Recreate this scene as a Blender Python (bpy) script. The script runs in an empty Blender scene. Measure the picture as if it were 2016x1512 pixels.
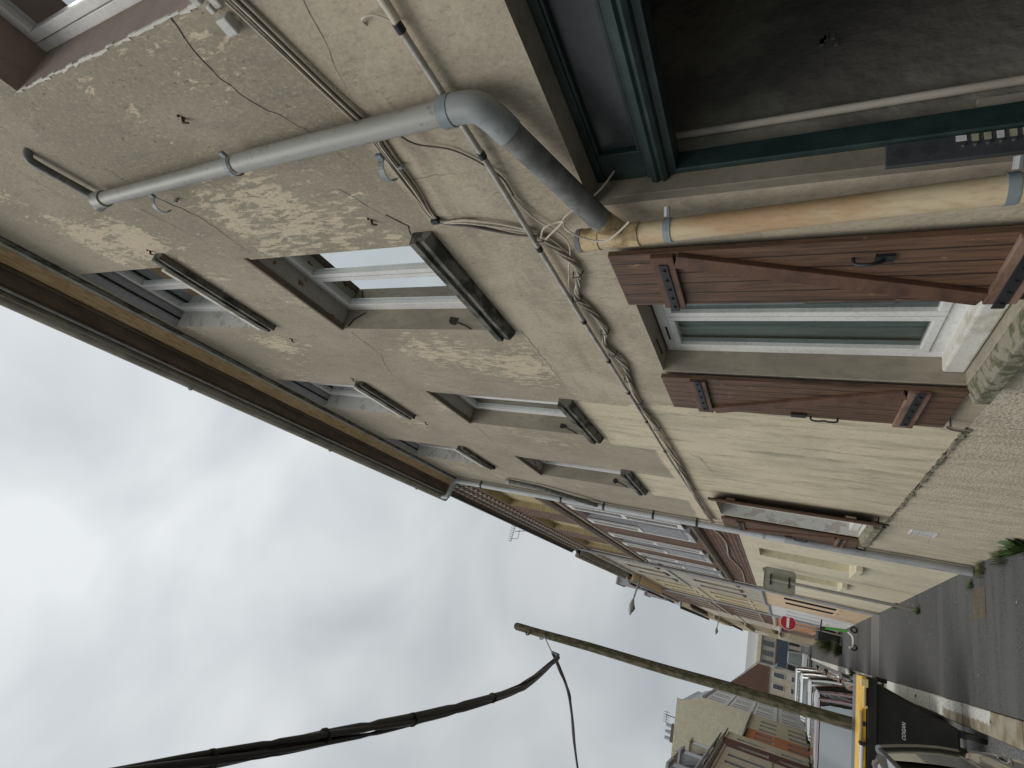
import bpy, math, random
from mathutils import Vector, Matrix, noise as mnoise
random.seed(7)
# ------------------------------------------------------------------ camera
sc = bpy.context.scene
COL = sc.collection
CAM_H = 1.9
Rm = [[0.24389192, 0.41453464, -0.87674270],
      [-0.90971330, 0.41106597, -0.05870667],
      [0.33606315, 0.81190258, 0.47736334]]          # image right / image down / forward, in world axes
cd = bpy.data.cameras.new('camera'); cam = bpy.data.objects.new('camera', cd); COL.objects.link(cam)
cd.sensor_width = 36.0; cd.sensor_fit = 'HORIZONTAL'; cd.lens = 18.379
cd.clip_start = 0.05; cd.clip_end = 3000
cam.matrix_world = Matrix(((Rm[0][0], -Rm[1][0], -Rm[2][0], 0), (Rm[0][1], -Rm[1][1], -Rm[2][1], 0),
                           (Rm[0][2], -Rm[1][2], -Rm[2][2], CAM_H), (0, 0, 0, 1)))
sc.camera = cam
sc.view_settings.view_transform = 'Standard'; sc.view_settings.look = 'None'
sc.view_settings.exposure = 0.06; sc.view_settings.gamma = 1.0
sc.render.resolution_x = 1024; sc.render.resolution_y = 768
sc.cycles.max_bounces = 8
# ------------------------------------------------------------------ sky: overcast
SUN_EL, SUN_AZ = math.radians(52), math.radians(248)   # azimuth clockwise from +Y
w = bpy.data.worlds.new('World'); sc.world = w; w.use_nodes = True
nt = w.node_tree; nt.nodes.clear()
def wn(t, **k):
    n = nt.nodes.new(t)
    for a, b in k.items(): setattr(n, a, b)
    return n
out = wn('ShaderNodeOutputWorld'); bg = wn('ShaderNodeBackground'); bg.inputs['Strength'].default_value = 0.1
sky = wn('ShaderNodeTexSky', sky_type='NISHITA', sun_disc=False, sun_elevation=SUN_EL, sun_rotation=SUN_AZ)
tc = wn('ShaderNodeTexCoord')
mp = wn('ShaderNodeMapping'); mp.inputs['Scale'].default_value = (1.0, 1.0, 1.25); nt.links.new(tc.outputs['Generated'], mp.inputs[0])
n1 = wn('ShaderNodeTexNoise'); n1.inputs['Scale'].default_value = 3.0; n1.inputs['Detail'].default_value = 4; n1.inputs['Roughness'].default_value = 0.45
n1.inputs['Distortion'].default_value = 0.35
nt.links.new(mp.outputs[0], n1.inputs['Vector'])
cr = wn('ShaderNodeValToRGB'); nt.links.new(n1.outputs['Fac'], cr.inputs[0])
e = cr.color_ramp.elements; e[0].position = 0.30; e[0].color = (4.0, 4.3, 4.55, 1); e[1].position = 0.66; e[1].color = (6.35, 6.6, 6.75, 1)
# brighter cloud towards the zenith side over the roofs
vm = wn('ShaderNodeVectorMath', operation='DOT_PRODUCT'); vm.inputs[1].default_value = (0.10, 0.30, 0.95)
nrm = wn('ShaderNodeVectorMath', operation='NORMALIZE'); nt.links.new(tc.outputs['Generated'], nrm.inputs[0]); nt.links.new(nrm.outputs[0], vm.inputs[0])
mr = wn('ShaderNodeMapRange', interpolation_type='SMOOTHSTEP'); mr.inputs[1].default_value = 0.62; mr.inputs[2].default_value = 1.0
mr.inputs[3].default_value = 0.96; mr.inputs[4].default_value = 1.27
nt.links.new(vm.outputs['Value'], mr.inputs[0])
sca = wn('ShaderNodeVectorMath', operation='SCALE'); nt.links.new(cr.outputs[0], sca.inputs[0]); nt.links.new(mr.outputs[0], sca.inputs['Scale'])
mx = wn('ShaderNodeMix', data_type='RGBA'); mx.inputs[0].default_value = 0.97
nt.links.new(sky.outputs[0], mx.inputs[6]); nt.links.new(sca.outputs[0], mx.inputs[7])
nt.links.new(mx.outputs[2], bg.inputs['Color']); nt.links.new(bg.outputs[0], out.inputs[0])
sd = bpy.data.lights.new('sun', 'SUN'); sd.energy = 1.5; sd.angle = math.radians(35); sd.color = (1, 0.965, 0.91)
so = bpy.data.objects.new('sun', sd); COL.objects.link(so)
sdir = Vector((math.sin(SUN_AZ) * math.cos(SUN_EL), math.cos(SUN_AZ) * math.cos(SUN_EL), math.sin(SUN_EL)))
so.rotation_euler = sdir.to_track_quat('Z', 'Y').to_euler(); so.location = (-6, -4, 20)

# ------------------------------------------------------------------ materials
class NT:
    def __init__(s, name):
        s.m = bpy.data.materials.new(name); s.m.use_nodes = True; s.t = s.m.node_tree
        s.b = s.t.nodes['Principled BSDF']; s._pos = None
    def n(s, t, **k):
        n = s.t.nodes.new(t)
        for a, b in k.items(): setattr(n, a, b)
        return n
    def put(s, sock, v):
        if isinstance(v, (int, float)): sock.default_value = v
        elif isinstance(v, (tuple, list)): sock.default_value = (tuple(v) + (1,)) if (len(v) == 3 and sock.type == 'RGBA') else tuple(v)
        else: s.t.links.new(v, sock)
    def pos(s, obj=False):
        if obj:
            return s.n('ShaderNodeTexCoord').outputs['Object']
        if s._pos is None: s._pos = s.n('ShaderNodeNewGeometry').outputs['Position']
        return s._pos
    def xyz(s, v):
        q = s.n('ShaderNodeSeparateXYZ'); s.put(q.inputs[0], v); return q.outputs
    def math(s, op, a, b=0.0):
        q = s.n('ShaderNodeMath', operation=op); s.put(q.inputs[0], a); s.put(q.inputs[1], b); return q.outputs[0]
    def vmap(s, v, scale=(1, 1, 1), loc=(0, 0, 0)):
        q = s.n('ShaderNodeMapping'); s.put(q.inputs[0], v); q.inputs['Scale'].default_value = scale; q.inputs['Location'].default_value = loc; return q.outputs[0]
    def noise(s, scale, v=None, vs=(1, 1, 1), detail=5, rough=.55, loc=(0, 0, 0), dist=0):
        q = s.n('ShaderNodeTexNoise'); s.put(q.inputs['Vector'], s.vmap(v if v is not None else s.pos(), vs, loc))
        q.inputs['Scale'].default_value = scale; q.inputs['Detail'].default_value = detail; q.inputs['Roughness'].default_value = rough
        q.inputs['Distortion'].default_value = dist
        return q.outputs['Fac']
    def ramp(s, f, lo, hi, a=0.0, b=1.0):
        q = s.n('ShaderNodeMapRange', interpolation_type='SMOOTHSTEP'); s.put(q.inputs[0], f)
        q.inputs[1].default_value = lo; q.inputs[2].default_value = hi; q.inputs[3].default_value = a; q.inputs[4].default_value = b
        return q.outputs[0]
    def mix(s, f, a, b):
        q = s.n('ShaderNodeMix', data_type='RGBA'); s.put(q.inputs[0], f); s.put(q.inputs[6], a); s.put(q.inputs[7], b); return q.outputs[2]
    def fin(s, col, rough=.85, bump=None, bs=.3, bd=.01, metal=0, spec=None):
        s.put(s.b.inputs['Base Color'], col); s.put(s.b.inputs['Roughness'], rough); s.put(s.b.inputs['Metallic'], metal)
        if spec is not None: s.b.inputs['Specular IOR Level'].default_value = spec
        if bump is not None:
            q = s.n('ShaderNodeBump'); q.inputs['Strength'].default_value = bs; q.inputs['Distance'].default_value = bd
            s.put(q.inputs['Height'], bump); s.t.links.new(q.outputs[0], s.b.inputs['Normal'])
        return s.m

def simple(name, c, rough=.7, var=.25, scale=6, metal=0, spec=None, obj=False, bs=.15, bd=.004, c2=None, vs=(1, 1, 1), lo=.4, hi=.7):
    N = NT(name); v = N.pos(obj)
    f = N.noise(scale, v, vs)
    d = c2 if c2 else tuple(x * (1 - var) for x in c)
    g = N.noise(scale * 9, v, vs, detail=3)
    col = N.mix(N.ramp(f, lo, hi), c, d)
    col = N.mix(N.ramp(g, .45, .75, 0, .35), col, tuple(x * .6 for x in d))
    return N.fin(col, rough, g, bs, bd, metal, spec)

def brick(name, c1, c2, mort, scale=1.0, rowh=.07, bw=.23, axis='yz', dirt=.3):
    N = NT(name); o = N.xyz(N.pos())
    cmb = N.n('ShaderNodeCombineXYZ')
    N.put(cmb.inputs[0], o[1] if axis == 'yz' else o[0]); N.put(cmb.inputs[1], o[2] if axis != 'xy' else o[1])
    q = N.n('ShaderNodeTexBrick'); N.put(q.inputs['Vector'], cmb.outputs[0]); q.inputs['Scale'].default_value = 1
    N.put(q.inputs['Color1'], c1); N.put(q.inputs['Color2'], c2); N.put(q.inputs['Mortar'], mort)
    q.inputs['Mortar Size'].default_value = .008; q.inputs['Brick Width'].default_value = bw * scale; q.inputs['Row Height'].default_value = rowh * scale
    q.inputs['Bias'].default_value = 0
    f = N.noise(3.0); col = N.mix(N.ramp(f, .4, .7, 0, dirt), q.outputs['Color'], tuple(x * .5 for x in c1))
    return N.fin(col, .9, q.outputs['Fac'], .5, -.006)

def wall_material():
    N = NT('weathered_render'); p = N.pos(); o = N.xyz(p); y, z = o[1], o[2]
    zw = N.math('ADD', z, N.math('MULTIPLY', N.math('SUBTRACT', N.noise(2.2, p), .5), .10))
    yw = N.math('ADD', y, N.math('MULTIPLY', N.math('SUBTRACT', N.noise(1.6, p, loc=(3, 1, 2)), .5), .16))
    # upper dirty render with flaked pale patches (streaked down the wall)
    blot = N.noise(1.1, p, (1, 1, .8), 5)
    up = N.mix(N.ramp(blot, .35, .68), (.285, .25, .187), (.375, .333, .253))
    up = N.mix(N.ramp(N.noise(14, p, (1, 1, .35), 4), .5, .72, 0, .5), up, (.21, .195, .16))
    streak = N.noise(15, p, (1, 2.1, .55), 10, .78, dist=.55)
    zone = N.noise(1.15, p, (1, 1, .85), 5, .6, loc=(0, 2.3, 5.1))
    thr = N.math('ADD', streak, N.math('MULTIPLY', N.math('SUBTRACT', zone, .5), .62))
    thr = N.math('ADD', thr, N.math('MULTIPLY', N.math('SUBTRACT', N.noise(3.2, p, (1, .5, 1.5), 3, .5, loc=(2, 7, 1)), .5), .25))
    def blob(cy_, cz_, ry, rz, amp):
        dy_ = N.math('DIVIDE', N.math('SUBTRACT', y, cy_), ry); dz_ = N.math('DIVIDE', N.math('SUBTRACT', z, cz_), rz)
        q_ = N.math('ADD', N.math('MULTIPLY', dy_, dy_), N.math('MULTIPLY', dz_, dz_))
        return N.ramp(q_, 1.0, .0, 0, amp)
    for b_ in ((1.45, 6.25, .42, .62, .15), (1.38, 4.45, .38, .75, .095), (3.1, 4.2, .5, .8, .11), (3.3, 3.75, .5, .3, .10), (2.95, 6.2, .3, .5, .15), (.62, 4.3, .4, .5, .05), (5.4, 4.3, .5, .6, .06)):
        thr = N.math('ADD', thr, blob(*b_))
    flake = N.ramp(N.math('SUBTRACT', thr, .028), .57, .62)
    up = N.mix(N.math('MULTIPLY', flake, .82), up, (.63, .53, .39))
    up = N.mix(N.ramp(N.noise(120, p, (1, 1, .5), 3, .7), .50, .72, 0, .30), up, (.18, .165, .125))
    speck = N.ramp(N.noise(55, p, (1, 1, .6), 2), .66, .72)
    near = N.ramp(y, 1.6, .7)
    up = N.mix(N.math('MULTIPLY', speck, N.math('MULTIPLY', near, .7)), up, (.10, .095, .08))
    # smooth newer render, near part low down
    sm = N.mix(N.ramp(N.noise(1.7, p, (1, 1, 1), 6, .6, dist=.8), .36, .66), (.48, .415, .315), (.375, .325, .245))
    sm = N.mix(N.ramp(N.noise(1.9, p, (1, .8, 1.3), 4, .5, loc=(5, 0, 0)), .50, .68, 0, .6), sm, (.52, .45, .34))
    sm = N.mix(N.ramp(N.noise(.8, p, (1, .5, 1.6), 7, .68, loc=(1, 6, 2), dist=1.2), .52, .60, 0, .45), sm, (.30, .275, .22))
    sm = N.mix(N.ramp(N.noise(2.6, p, (1, .35, 2.4), 4, .5, loc=(9, 4, 0), dist=.6), .60, .68, 0, .5), sm, (.29, .255, .195))
    # old cream paint, far part low down
    cr_ = N.mix(N.ramp(N.noise(5, p, (1, 1.3, .35), 6, .6), .46, .70), (.63, .555, .405), (.52, .45, .32))
    cr_ = N.mix(N.ramp(N.noise(6, p, (1, 1.6, .22), 9, .76, loc=(4, 4, 0)), .51, .66, 0, .85), cr_, (.29, .26, .19))
    cr_ = N.mix(N.math('MULTIPLY', N.ramp(N.noise(4, p, (1, 2.2, .2), 7, .7, loc=(7, 2, 0)), .45, .6), N.ramp(z, 1.75, 1.0, 0, .55)), cr_, (.33, .29, .21))
    cr_ = N.mix(N.ramp(N.noise(1.2, p, (1, 1, 1), 6, .6, loc=(8, 1, 3)), .45, .65, 0, .5), cr_, (.42, .38, .29))
    # roughcast plinth
    peb = N.n('ShaderNodeTexVoronoi'); N.put(peb.inputs['Vector'], p); peb.inputs['Scale'].default_value = 58
    ro = N.mix(N.ramp(peb.outputs['Distance'], .1, .55), (.25, .225, .165), (.52, .475, .37))
    ro = N.mix(N.ramp(N.noise(3, p, (1, 1.5, .5)), .45, .7, 0, .6), ro, (.56, .50, .375))
    ro = N.mix(N.math('MULTIPLY', N.ramp(z, .35, -.15), N.ramp(N.noise(6, p), .3, .6)), ro, (.22, .20, .15))
    far = N.ramp(yw, 3.80, 3.84)
    low = N.mix(far, sm, cr_)
    # pale repaired patch under the sill of the second window
    lower = N.math('SUBTRACT', 1.0, N.ramp(zw, 3.50, 3.53))
    zcut = N.math('SUBTRACT', 1.0, N.ramp(zw, 3.05, 3.09))
    patch = N.math('MULTIPLY', N.ramp(yw, 3.84, 3.86), N.math('SUBTRACT', 1.0, N.ramp(yw, 5.0, 5.03)))
    patch = N.math('MAXIMUM', patch, N.math('MULTIPLY', N.ramp(yw, 6.05, 6.08), N.math('SUBTRACT', 1.0, N.ramp(yw, 7.15, 7.18))))
    mlow = N.math('MAXIMUM', N.math('MULTIPLY', lower, N.math('MAXIMUM', N.math('SUBTRACT', 1.0, far), patch)), zcut)
    col = N.mix(mlow, up, low)
    pl = N.math('SUBTRACT', 1.0, N.ramp(z, .975, .985))
    ro = N.mix(N.math('MULTIPLY', N.ramp(y, 3.745, 3.755), .72), ro, N.mix(N.ramp(N.noise(7, p, (1, 1.6, .4), 7, .7), .42, .62), (.54, .485, .37), (.40, .355, .26)))
    col = N.mix(pl, col, ro)
    gr_ = N.noise(70, p, (1, 1, .6), 4, .75)
    col = N.mix(N.ramp(gr_, .52, .70, 0, .34), col, (.13, .115, .085))
    col = N.mix(N.ramp(gr_, .48, .34, 0, .25), col, (.66, .58, .45))
    h = N.math('ADD', N.math('MULTIPLY', N.noise(60, p, detail=4), .5), N.math('MULTIPLY', N.noise(4, p, detail=5), 2.0))
    h = N.math('ADD', h, N.math('MULTIPLY', N.math('MULTIPLY', pl, peb.outputs['Distance']), 1.3))
    h = N.math('SUBTRACT', h, N.math('MULTIPLY', flake, N.math('SUBTRACT', .35, mlow)))
    return N.fin(col, .93, h, .45, .008)

def glass_mat(name, tint=(.86, .9, .89), mixf=.45, rough=.02):
    N = NT(name); t = N.t
    N.t.nodes.remove(N.b)
    tr = N.n('ShaderNodeBsdfTransparent'); tr.inputs[0].default_value = tint + (1,)
    gl = N.n('ShaderNodeBsdfGlossy'); gl.inputs['Roughness'].default_value = rough; gl.inputs[0].default_value = (.74, .78, .79, 1)
    fr = N.n('ShaderNodeFresnel'); fr.inputs[0].default_value = 1.5
    f = N.math('ADD', N.math('MULTIPLY', fr.outputs[0], 1.0), mixf * .3)
    ms = N.n('ShaderNodeMixShader'); N.put(ms.inputs[0], f); t.links.new(tr.outputs[0], ms.inputs[1]); t.links.new(gl.outputs[0], ms.inputs[2])
    t.links.new(ms.outputs[0], t.nodes['Material Output'].inputs[0])
    return N.m

def wood_mat(name, c1, c2, planks=.085, worn=(.42, .27, .19)):
    N = NT(name); p = N.pos(); o = N.xyz(p)
    g = N.noise(16, p, (3, 3, .22), 8, .72, dist=1.0)
    col = N.mix(N.ramp(g, .35, .68), c1, c2)
    col = N.mix(N.ramp(N.noise(38, p, (1, 1.5, .28), 3), .69, .74), col, worn)
    fr = N.math('FRACT', N.math('DIVIDE', o[1], planks))
    gr = N.math('SUBTRACT', 1.0, N.ramp(N.math('ABSOLUTE', N.math('SUBTRACT', fr, .5)), .03, .07))
    col = N.mix(N.math('MULTIPLY', gr, .9), col, (.02, .009, .005))
    h = N.math('SUBTRACT', N.math('MULTIPLY', g, .3), gr)
    return N.fin(col, .55, h, .6, .006)

def asphalt_mat(name, base, strips=False):
    N = NT(name); p = N.pos(); o = N.xyz(p)
    v = N.n('ShaderNodeTexVoronoi'); N.put(v.inputs['Vector'], p); v.inputs['Scale'].default_value = 48
    col = N.mix(N.ramp(v.outputs['Distance'], .1, .6), tuple(x * .45 for x in base), tuple(x * 1.75 for x in base))
    col = N.mix(N.ramp(N.noise(1.3, p, (1, 1, 1), 6), .4, .7, 0, .55), col, tuple(x * 1.7 for x in base))
    col = N.mix(N.ramp(N.noise(13, p, detail=2), .735, .75), col, (.42, .42, .40))
    if strips:
        s2 = N.noise(2.4, p, (.12, 1, 1), 3, .6)
        col = N.mix(N.ramp(s2, .50, .60, 0, .6), col, tuple(x * 2.1 for x in base))
        # pale cement trench patch across the pavement
        a = N.math('MULTIPLY', N.ramp(o[1], 17.2, 17.3), N.ramp(o[1], 19.1, 19.0))
        col = N.mix(N.math('MULTIPLY', a, .7), col, (.20, .20, .195))
    return N.fin(col, .9, v.outputs['Distance'], .5, .006)

def metal_pipe(name, c, c2, rough=.5, vs=(1, 1, .3), metal=0, scale=9):
    N = NT(name); p = N.pos()
    col = N.mix(N.ramp(N.noise(scale, p, vs, 6, .62), .38, .66), c, c2)
    col = N.mix(N.ramp(N.noise(scale * 3.1, p, (1, 1, 1), 4), .58, .72, 0, .55), col, tuple(x * .5 for x in c2))
    return N.fin(col, rough, N.noise(40, p), .1, .002, metal)

M = {}
M['wall'] = wall_material()
M['reveal'] = simple('reveal_render', (.37, .33, .255), .9, .3, 3, vs=(1, 1, .5))
M['reveal_white'] = simple('reveal_whitewash', (.58, .575, .55), .9, scale=9, c2=(.43, .41, .37), lo=.52, hi=.60)
M['reveal_dirty'] = simple('reveal_flaking', (.44, .42, .37), .9, scale=8, c2=(.20, .10, .06), lo=.58, hi=.66)
M['reveal_pink'] = simple('reveal_pink', (.36, .285, .245), .9, .15, 3)
M['pvc'] = simple('white_window_plastic', (.72, .72, .70), .35, .12, 5, bs=.03)
M['glass'] = glass_mat('window_glass')
M['glass_dark'] = glass_mat('car_glass', (.10, .12, .12), 1.1)
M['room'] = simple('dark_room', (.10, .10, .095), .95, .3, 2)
M['curtain'] = simple('grey_green_net_curtain', (.66, .76, .72), .9, .3, 4, vs=(1, 6, .3))
M['curtain_white'] = simple('white_curtain', (.80, .84, .88), .9, .15, 4, vs=(1, 6, .3))
M['sill'] = simple('mossy_stone_sill', (.17, .165, .145), .9, scale=14, c2=(.045, .045, .035), lo=.42, hi=.6, bs=.5, bd=.01, vs=(1, .5, 1))
M['sill_mossy'] = simple('green_mossy_sill', (.27, .245, .19), .95, scale=17, c2=(.10, .105, .055), lo=.45, hi=.62, bs=.5, bd=.01)
M['sill_white'] = simple('painted_white_sill', (.62, .61, .56), .8, scale=8, c2=(.45, .42, .34), lo=.5, hi=.68)
M['wood'] = wood_mat('brown_shutter_boards', (.155, .083, .047), (.056, .031, .020), .082)
M['wood_bar'] = simple('brown_shutter_batten', (.125, .062, .036), .55, scale=9, c2=(.06, .028, .018), vs=(1, .4, 1), bs=.3)
M['wood_grey'] = simple('weathered_brown_batten', (.24, .15, .11), .7, scale=12, c2=(.12, .06, .04), vs=(1, .4, 1), bs=.4)
M['iron'] = simple('black_iron', (.03, .031, .034), .5, .3, 12, metal=.3)
M['green'] = simple('dark_green_paint', (.015, .032, .031), .5, scale=10, c2=(.028, .05, .047), bs=.3, vs=(1, 1, 1))
M['hall'] = simple('grey_hall_plaster', (.27, .26, .22), .95, scale=1.6, c2=(.16, .152, .135), lo=.46, hi=.56, bs=.5, bd=.02)
M['pipe_grey'] = metal_pipe('grey_plastic_pipe', (.33, .33, .305), (.26, .26, .235))
M['pipe_dark'] = metal_pipe('stained_grey_pipe', (.19, .195, .185), (.10, .105, .10), vs=(1, 3, 3), scale=5)
M['pipe_blue'] = metal_pipe('blue_grey_fitting', (.24, .275, .285), (.16, .20, .215))
M['pipe_yellow'] = simple('yellowed_cast_pipe', (.56, .46, .30), .45, scale=6, c2=(.46, .31, .17), vs=(1, 1.6, .45), lo=.40, hi=.66, bs=.1, bd=.002)
M['pipe_stain'] = simple('stained_yellow_pipe', (.56, .43, .24), .5, scale=12, c2=(.25, .17, .08), vs=(1, 1, 1), lo=.45, hi=.64, bs=.1, bd=.002)
M['zinc'] = metal_pipe('zinc', (.40, .41, .42), (.30, .31, .32), .5, metal=.15)
M['downpipe'] = metal_pipe('painted_grey_downpipe', (.52, .54, .56), (.42, .44, .46), .4)
M['conduit'] = metal_pipe('steel_conduit', (.52, .50, .46), (.36, .33, .29), .45, metal=.4)
M['cable_cream'] = simple('cream_cable', (.56, .50, .40), .6, .25, 20)
M['cable_brown'] = simple('brown_cable', (.14, .12, .10), .6, .3, 20)
M['cable_black'] = simple('black_overhead_cable', (.018, .016, .015), .5, .3, 20)
M['soffit_orange'] = simple('ochre_soffit_board', (.84, .64, .40), .8, scale=16, c2=(.62, .44, .25), vs=(6, .4, 1), lo=.45, hi=.6)
M['soffit_brown'] = simple('brown_soffit_board', (.17, .13, .095), .8, .4, 8, vs=(1, .3, 1))
M['gutter'] = simple('aged_zinc_gutter', (.36, .33, .27), .7, scale=7, c2=(.20, .17, .13), vs=(1, .5, 1))
M['slate'] = simple('slate_roof', (.10, .10, .11), .8, .4, 5)
M['tile'] = simple('red_tile_roof', (.20, .10, .07), .9, .4, 6)
M['crack'] = simple('crack_shadow', (.03, .026, .02), 1, .2, 9)
M['asphalt'] = asphalt_mat('pavement_asphalt', (.054, .054, .055), True)
M['road'] = asphalt_mat('road_asphalt', (.105, .105, .105))
M['ground'] = simple('earth_ground', (.12, .115, .09), .95, .3, .6)
M['brick_red'] = brick('red_brick', (.13, .052, .036), (.065, .030, .022), (.21, .17, .12))
M['brick_yel'] = brick('yellow_brick', (.50, .41, .22), (.40, .33, .18), (.30, .26, .18))
M['brick_ground'] = brick('brick_paving', (.17, .125, .095), (.12, .09, .07), (.08, .09, .05), axis='xy', rowh=.06, bw=.11)
M['cream'] = simple('cream_render', (.66, .61, .45), .9, scale=1.2, c2=(.54, .50, .38), bs=.3, lo=.42, hi=.7)
M['peach'] = simple('peach_render', (.66, .49, .33), .9, .12, 1.5)
M['plaster_grey'] = simple('grey_cream_plaster', (.44, .41, .35), .9, scale=4, c2=(.30, .27, .22), vs=(1, 1, .4))
M['ochre'] = simple('ochre_render', (.50, .42, .28), .9, .2, 2)
M['pale'] = simple('pale_render', (.62, .57, .47), .9, .2, 2)
M['white_paint'] = simple('white_paint', (.72, .72, .71), .6, .12, 6)
M['orange'] = simple('orange_render', (.60, .22, .08), .85, .15, 2)
M['maroon'] = simple('maroon_paint', (.12, .028, .022), .7, .2, 2)
M['gable_cream'] = brick('cream_slate_cladding', (.62, .57, .42), (.54, .50, .38), (.40, .37, .27), rowh=.35, bw=.35, axis='xz', dirt=.15)
M['dark_open'] = simple('dark_window', (.03, .032, .036), .25, .3, 3)
M['grey_glass'] = simple('grey_window', (.12, .13, .14), .15, .3, 3)
M['blue'] = simple('blue_shopfront', (.055, .075, .11), .5, .2, 3)
M['grey_paint'] = simple('light_grey_paint', (.42, .43, .45), .6, .15, 4)
M['galv'] = simple('galvanised_steel', (.34, .34, .31), .5, .2, 8, metal=.35)
M['sign_back'] = simple('grey_green_sign_back', (.33, .33, .28), .6, .15, 5)
M['red'] = simple('sign_red', (.42, .012, .02), .4, .1, 9)
M['white'] = simple('sign_white', (.75, .75, .74), .4, .08, 9)
M['bin_black'] = simple('black_bin_plastic', (.014, .014, .015), .5, scale=5, c2=(.028, .027, .024), obj=True)
M['bin_yellow'] = simple('yellow_lid_plastic', (.80, .48, .03), .4, scale=4, c2=(.62, .36, .03), obj=True)
M['bin_cream'] = simple('faded_yellow_plastic', (.78, .62, .30), .45, .12, 6)
M['pole'] = simple('mossy_concrete_pole', (.18, .155, .10), .95, scale=17, c2=(.085, .085, .042), vs=(1, 1, .6), bs=.9, bd=.02, lo=.42, hi=.58)
M['tyre'] = simple('tyre_rubber', (.018, .018, .018), .8, .3, 9, obj=True)
M['rim'] = simple('alloy_rim', (.40, .41, .42), .35, .1, 9, metal=.7, obj=True)
M['chrome'] = simple('bright_trim', (.55, .55, .53), .2, .05, 9, metal=.9, obj=True)
M['lamp_red'] = simple('red_lamp_lens', (.28, .02, .02), .2, .1, 9, obj=True)
M['lamp_clear'] = simple('clear_lamp_lens', (.5, .52, .54), .1, .1, 9, obj=True)
M['leaf'] = simple('weed_leaf', (.055, .105, .022), .6, scale=14, c2=(.035, .06, .02))
M['leaf_dry'] = simple('dry_weed', (.20, .17, .07), .8, .3, 14)
M['fence'] = simple('brown_brick_far', (.15, .085, .065), .9, .2, 3)
def paint(name, c):
    N = NT(name); f = N.noise(3, N.pos(True)); N.fin(N.mix(f, c, tuple(x * .85 for x in c)), .28)
    N.b.inputs['Coat Weight'].default_value = 1.0; N.b.inputs['Coat Roughness'].default_value = .03; N.b.inputs['Coat IOR'].default_value = 1.8
    return N.m
M['car_dark'] = paint('dark_green_grey_car_paint', (.045, .046, .036))
M['car_red'] = paint('dark_red_car_paint', (.075, .012, .016))
M['car_silver'] = paint('silver_car_paint', (.42, .43, .44))
M['car_white'] = paint('white_car_paint', (.72, .73, .73))
M['car_black'] = paint('black_car_paint', (.03, .03, .032))
def kerb_mat():
    N = NT('painted_kerb_stone'); p = N.pos(); o = N.xyz(p)
    st = N.mix(N.ramp(N.noise(5, p), .4, .65), (.33, .30, .235), (.20, .165, .10))
    wh = N.mix(N.ramp(N.noise(12, p, (3, 1, 1)), .45, .72), (.62, .62, .585), (.40, .40, .37))
    edge = N.math('ADD', N.math('ADD', o[0], N.math('MULTIPLY', o[1], -.0)), N.math('MULTIPLY', N.math('SUBTRACT', N.noise(14, p), .5), .09))
    nearw = N.ramp(o[1], 10.1, 10.3)
    m = N.math('MAXIMUM', N.ramp(edge, -.20, -.17), nearw)
    m = N.math('MULTIPLY', m, N.ramp(o[1], 7.96, 7.98))
    m = N.math('MULTIPLY', m, N.math('SUBTRACT', 1.0, N.math('MULTIPLY', N.ramp(N.noise(7, p, loc=(3, 3, 3)), .62, .72), .6)))
    m = N.math('MULTIPLY', m, N.ramp(o[0], -.298, -.27))
    side = N.ramp(o[0], -.285, -.30)
    col = N.mix(m, st, wh); col = N.mix(side, col, (.05, .05, .035))
    return N.fin(col, .9, N.noise(30, p), .4, .006)
M['kerb'] = kerb_mat()

# ------------------------------------------------------------------ mesh helpers
D = 1.4816
GS = -0.02307
def gz(y): return GS * (min(max(y, -8), 112) - 3.8)

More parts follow.
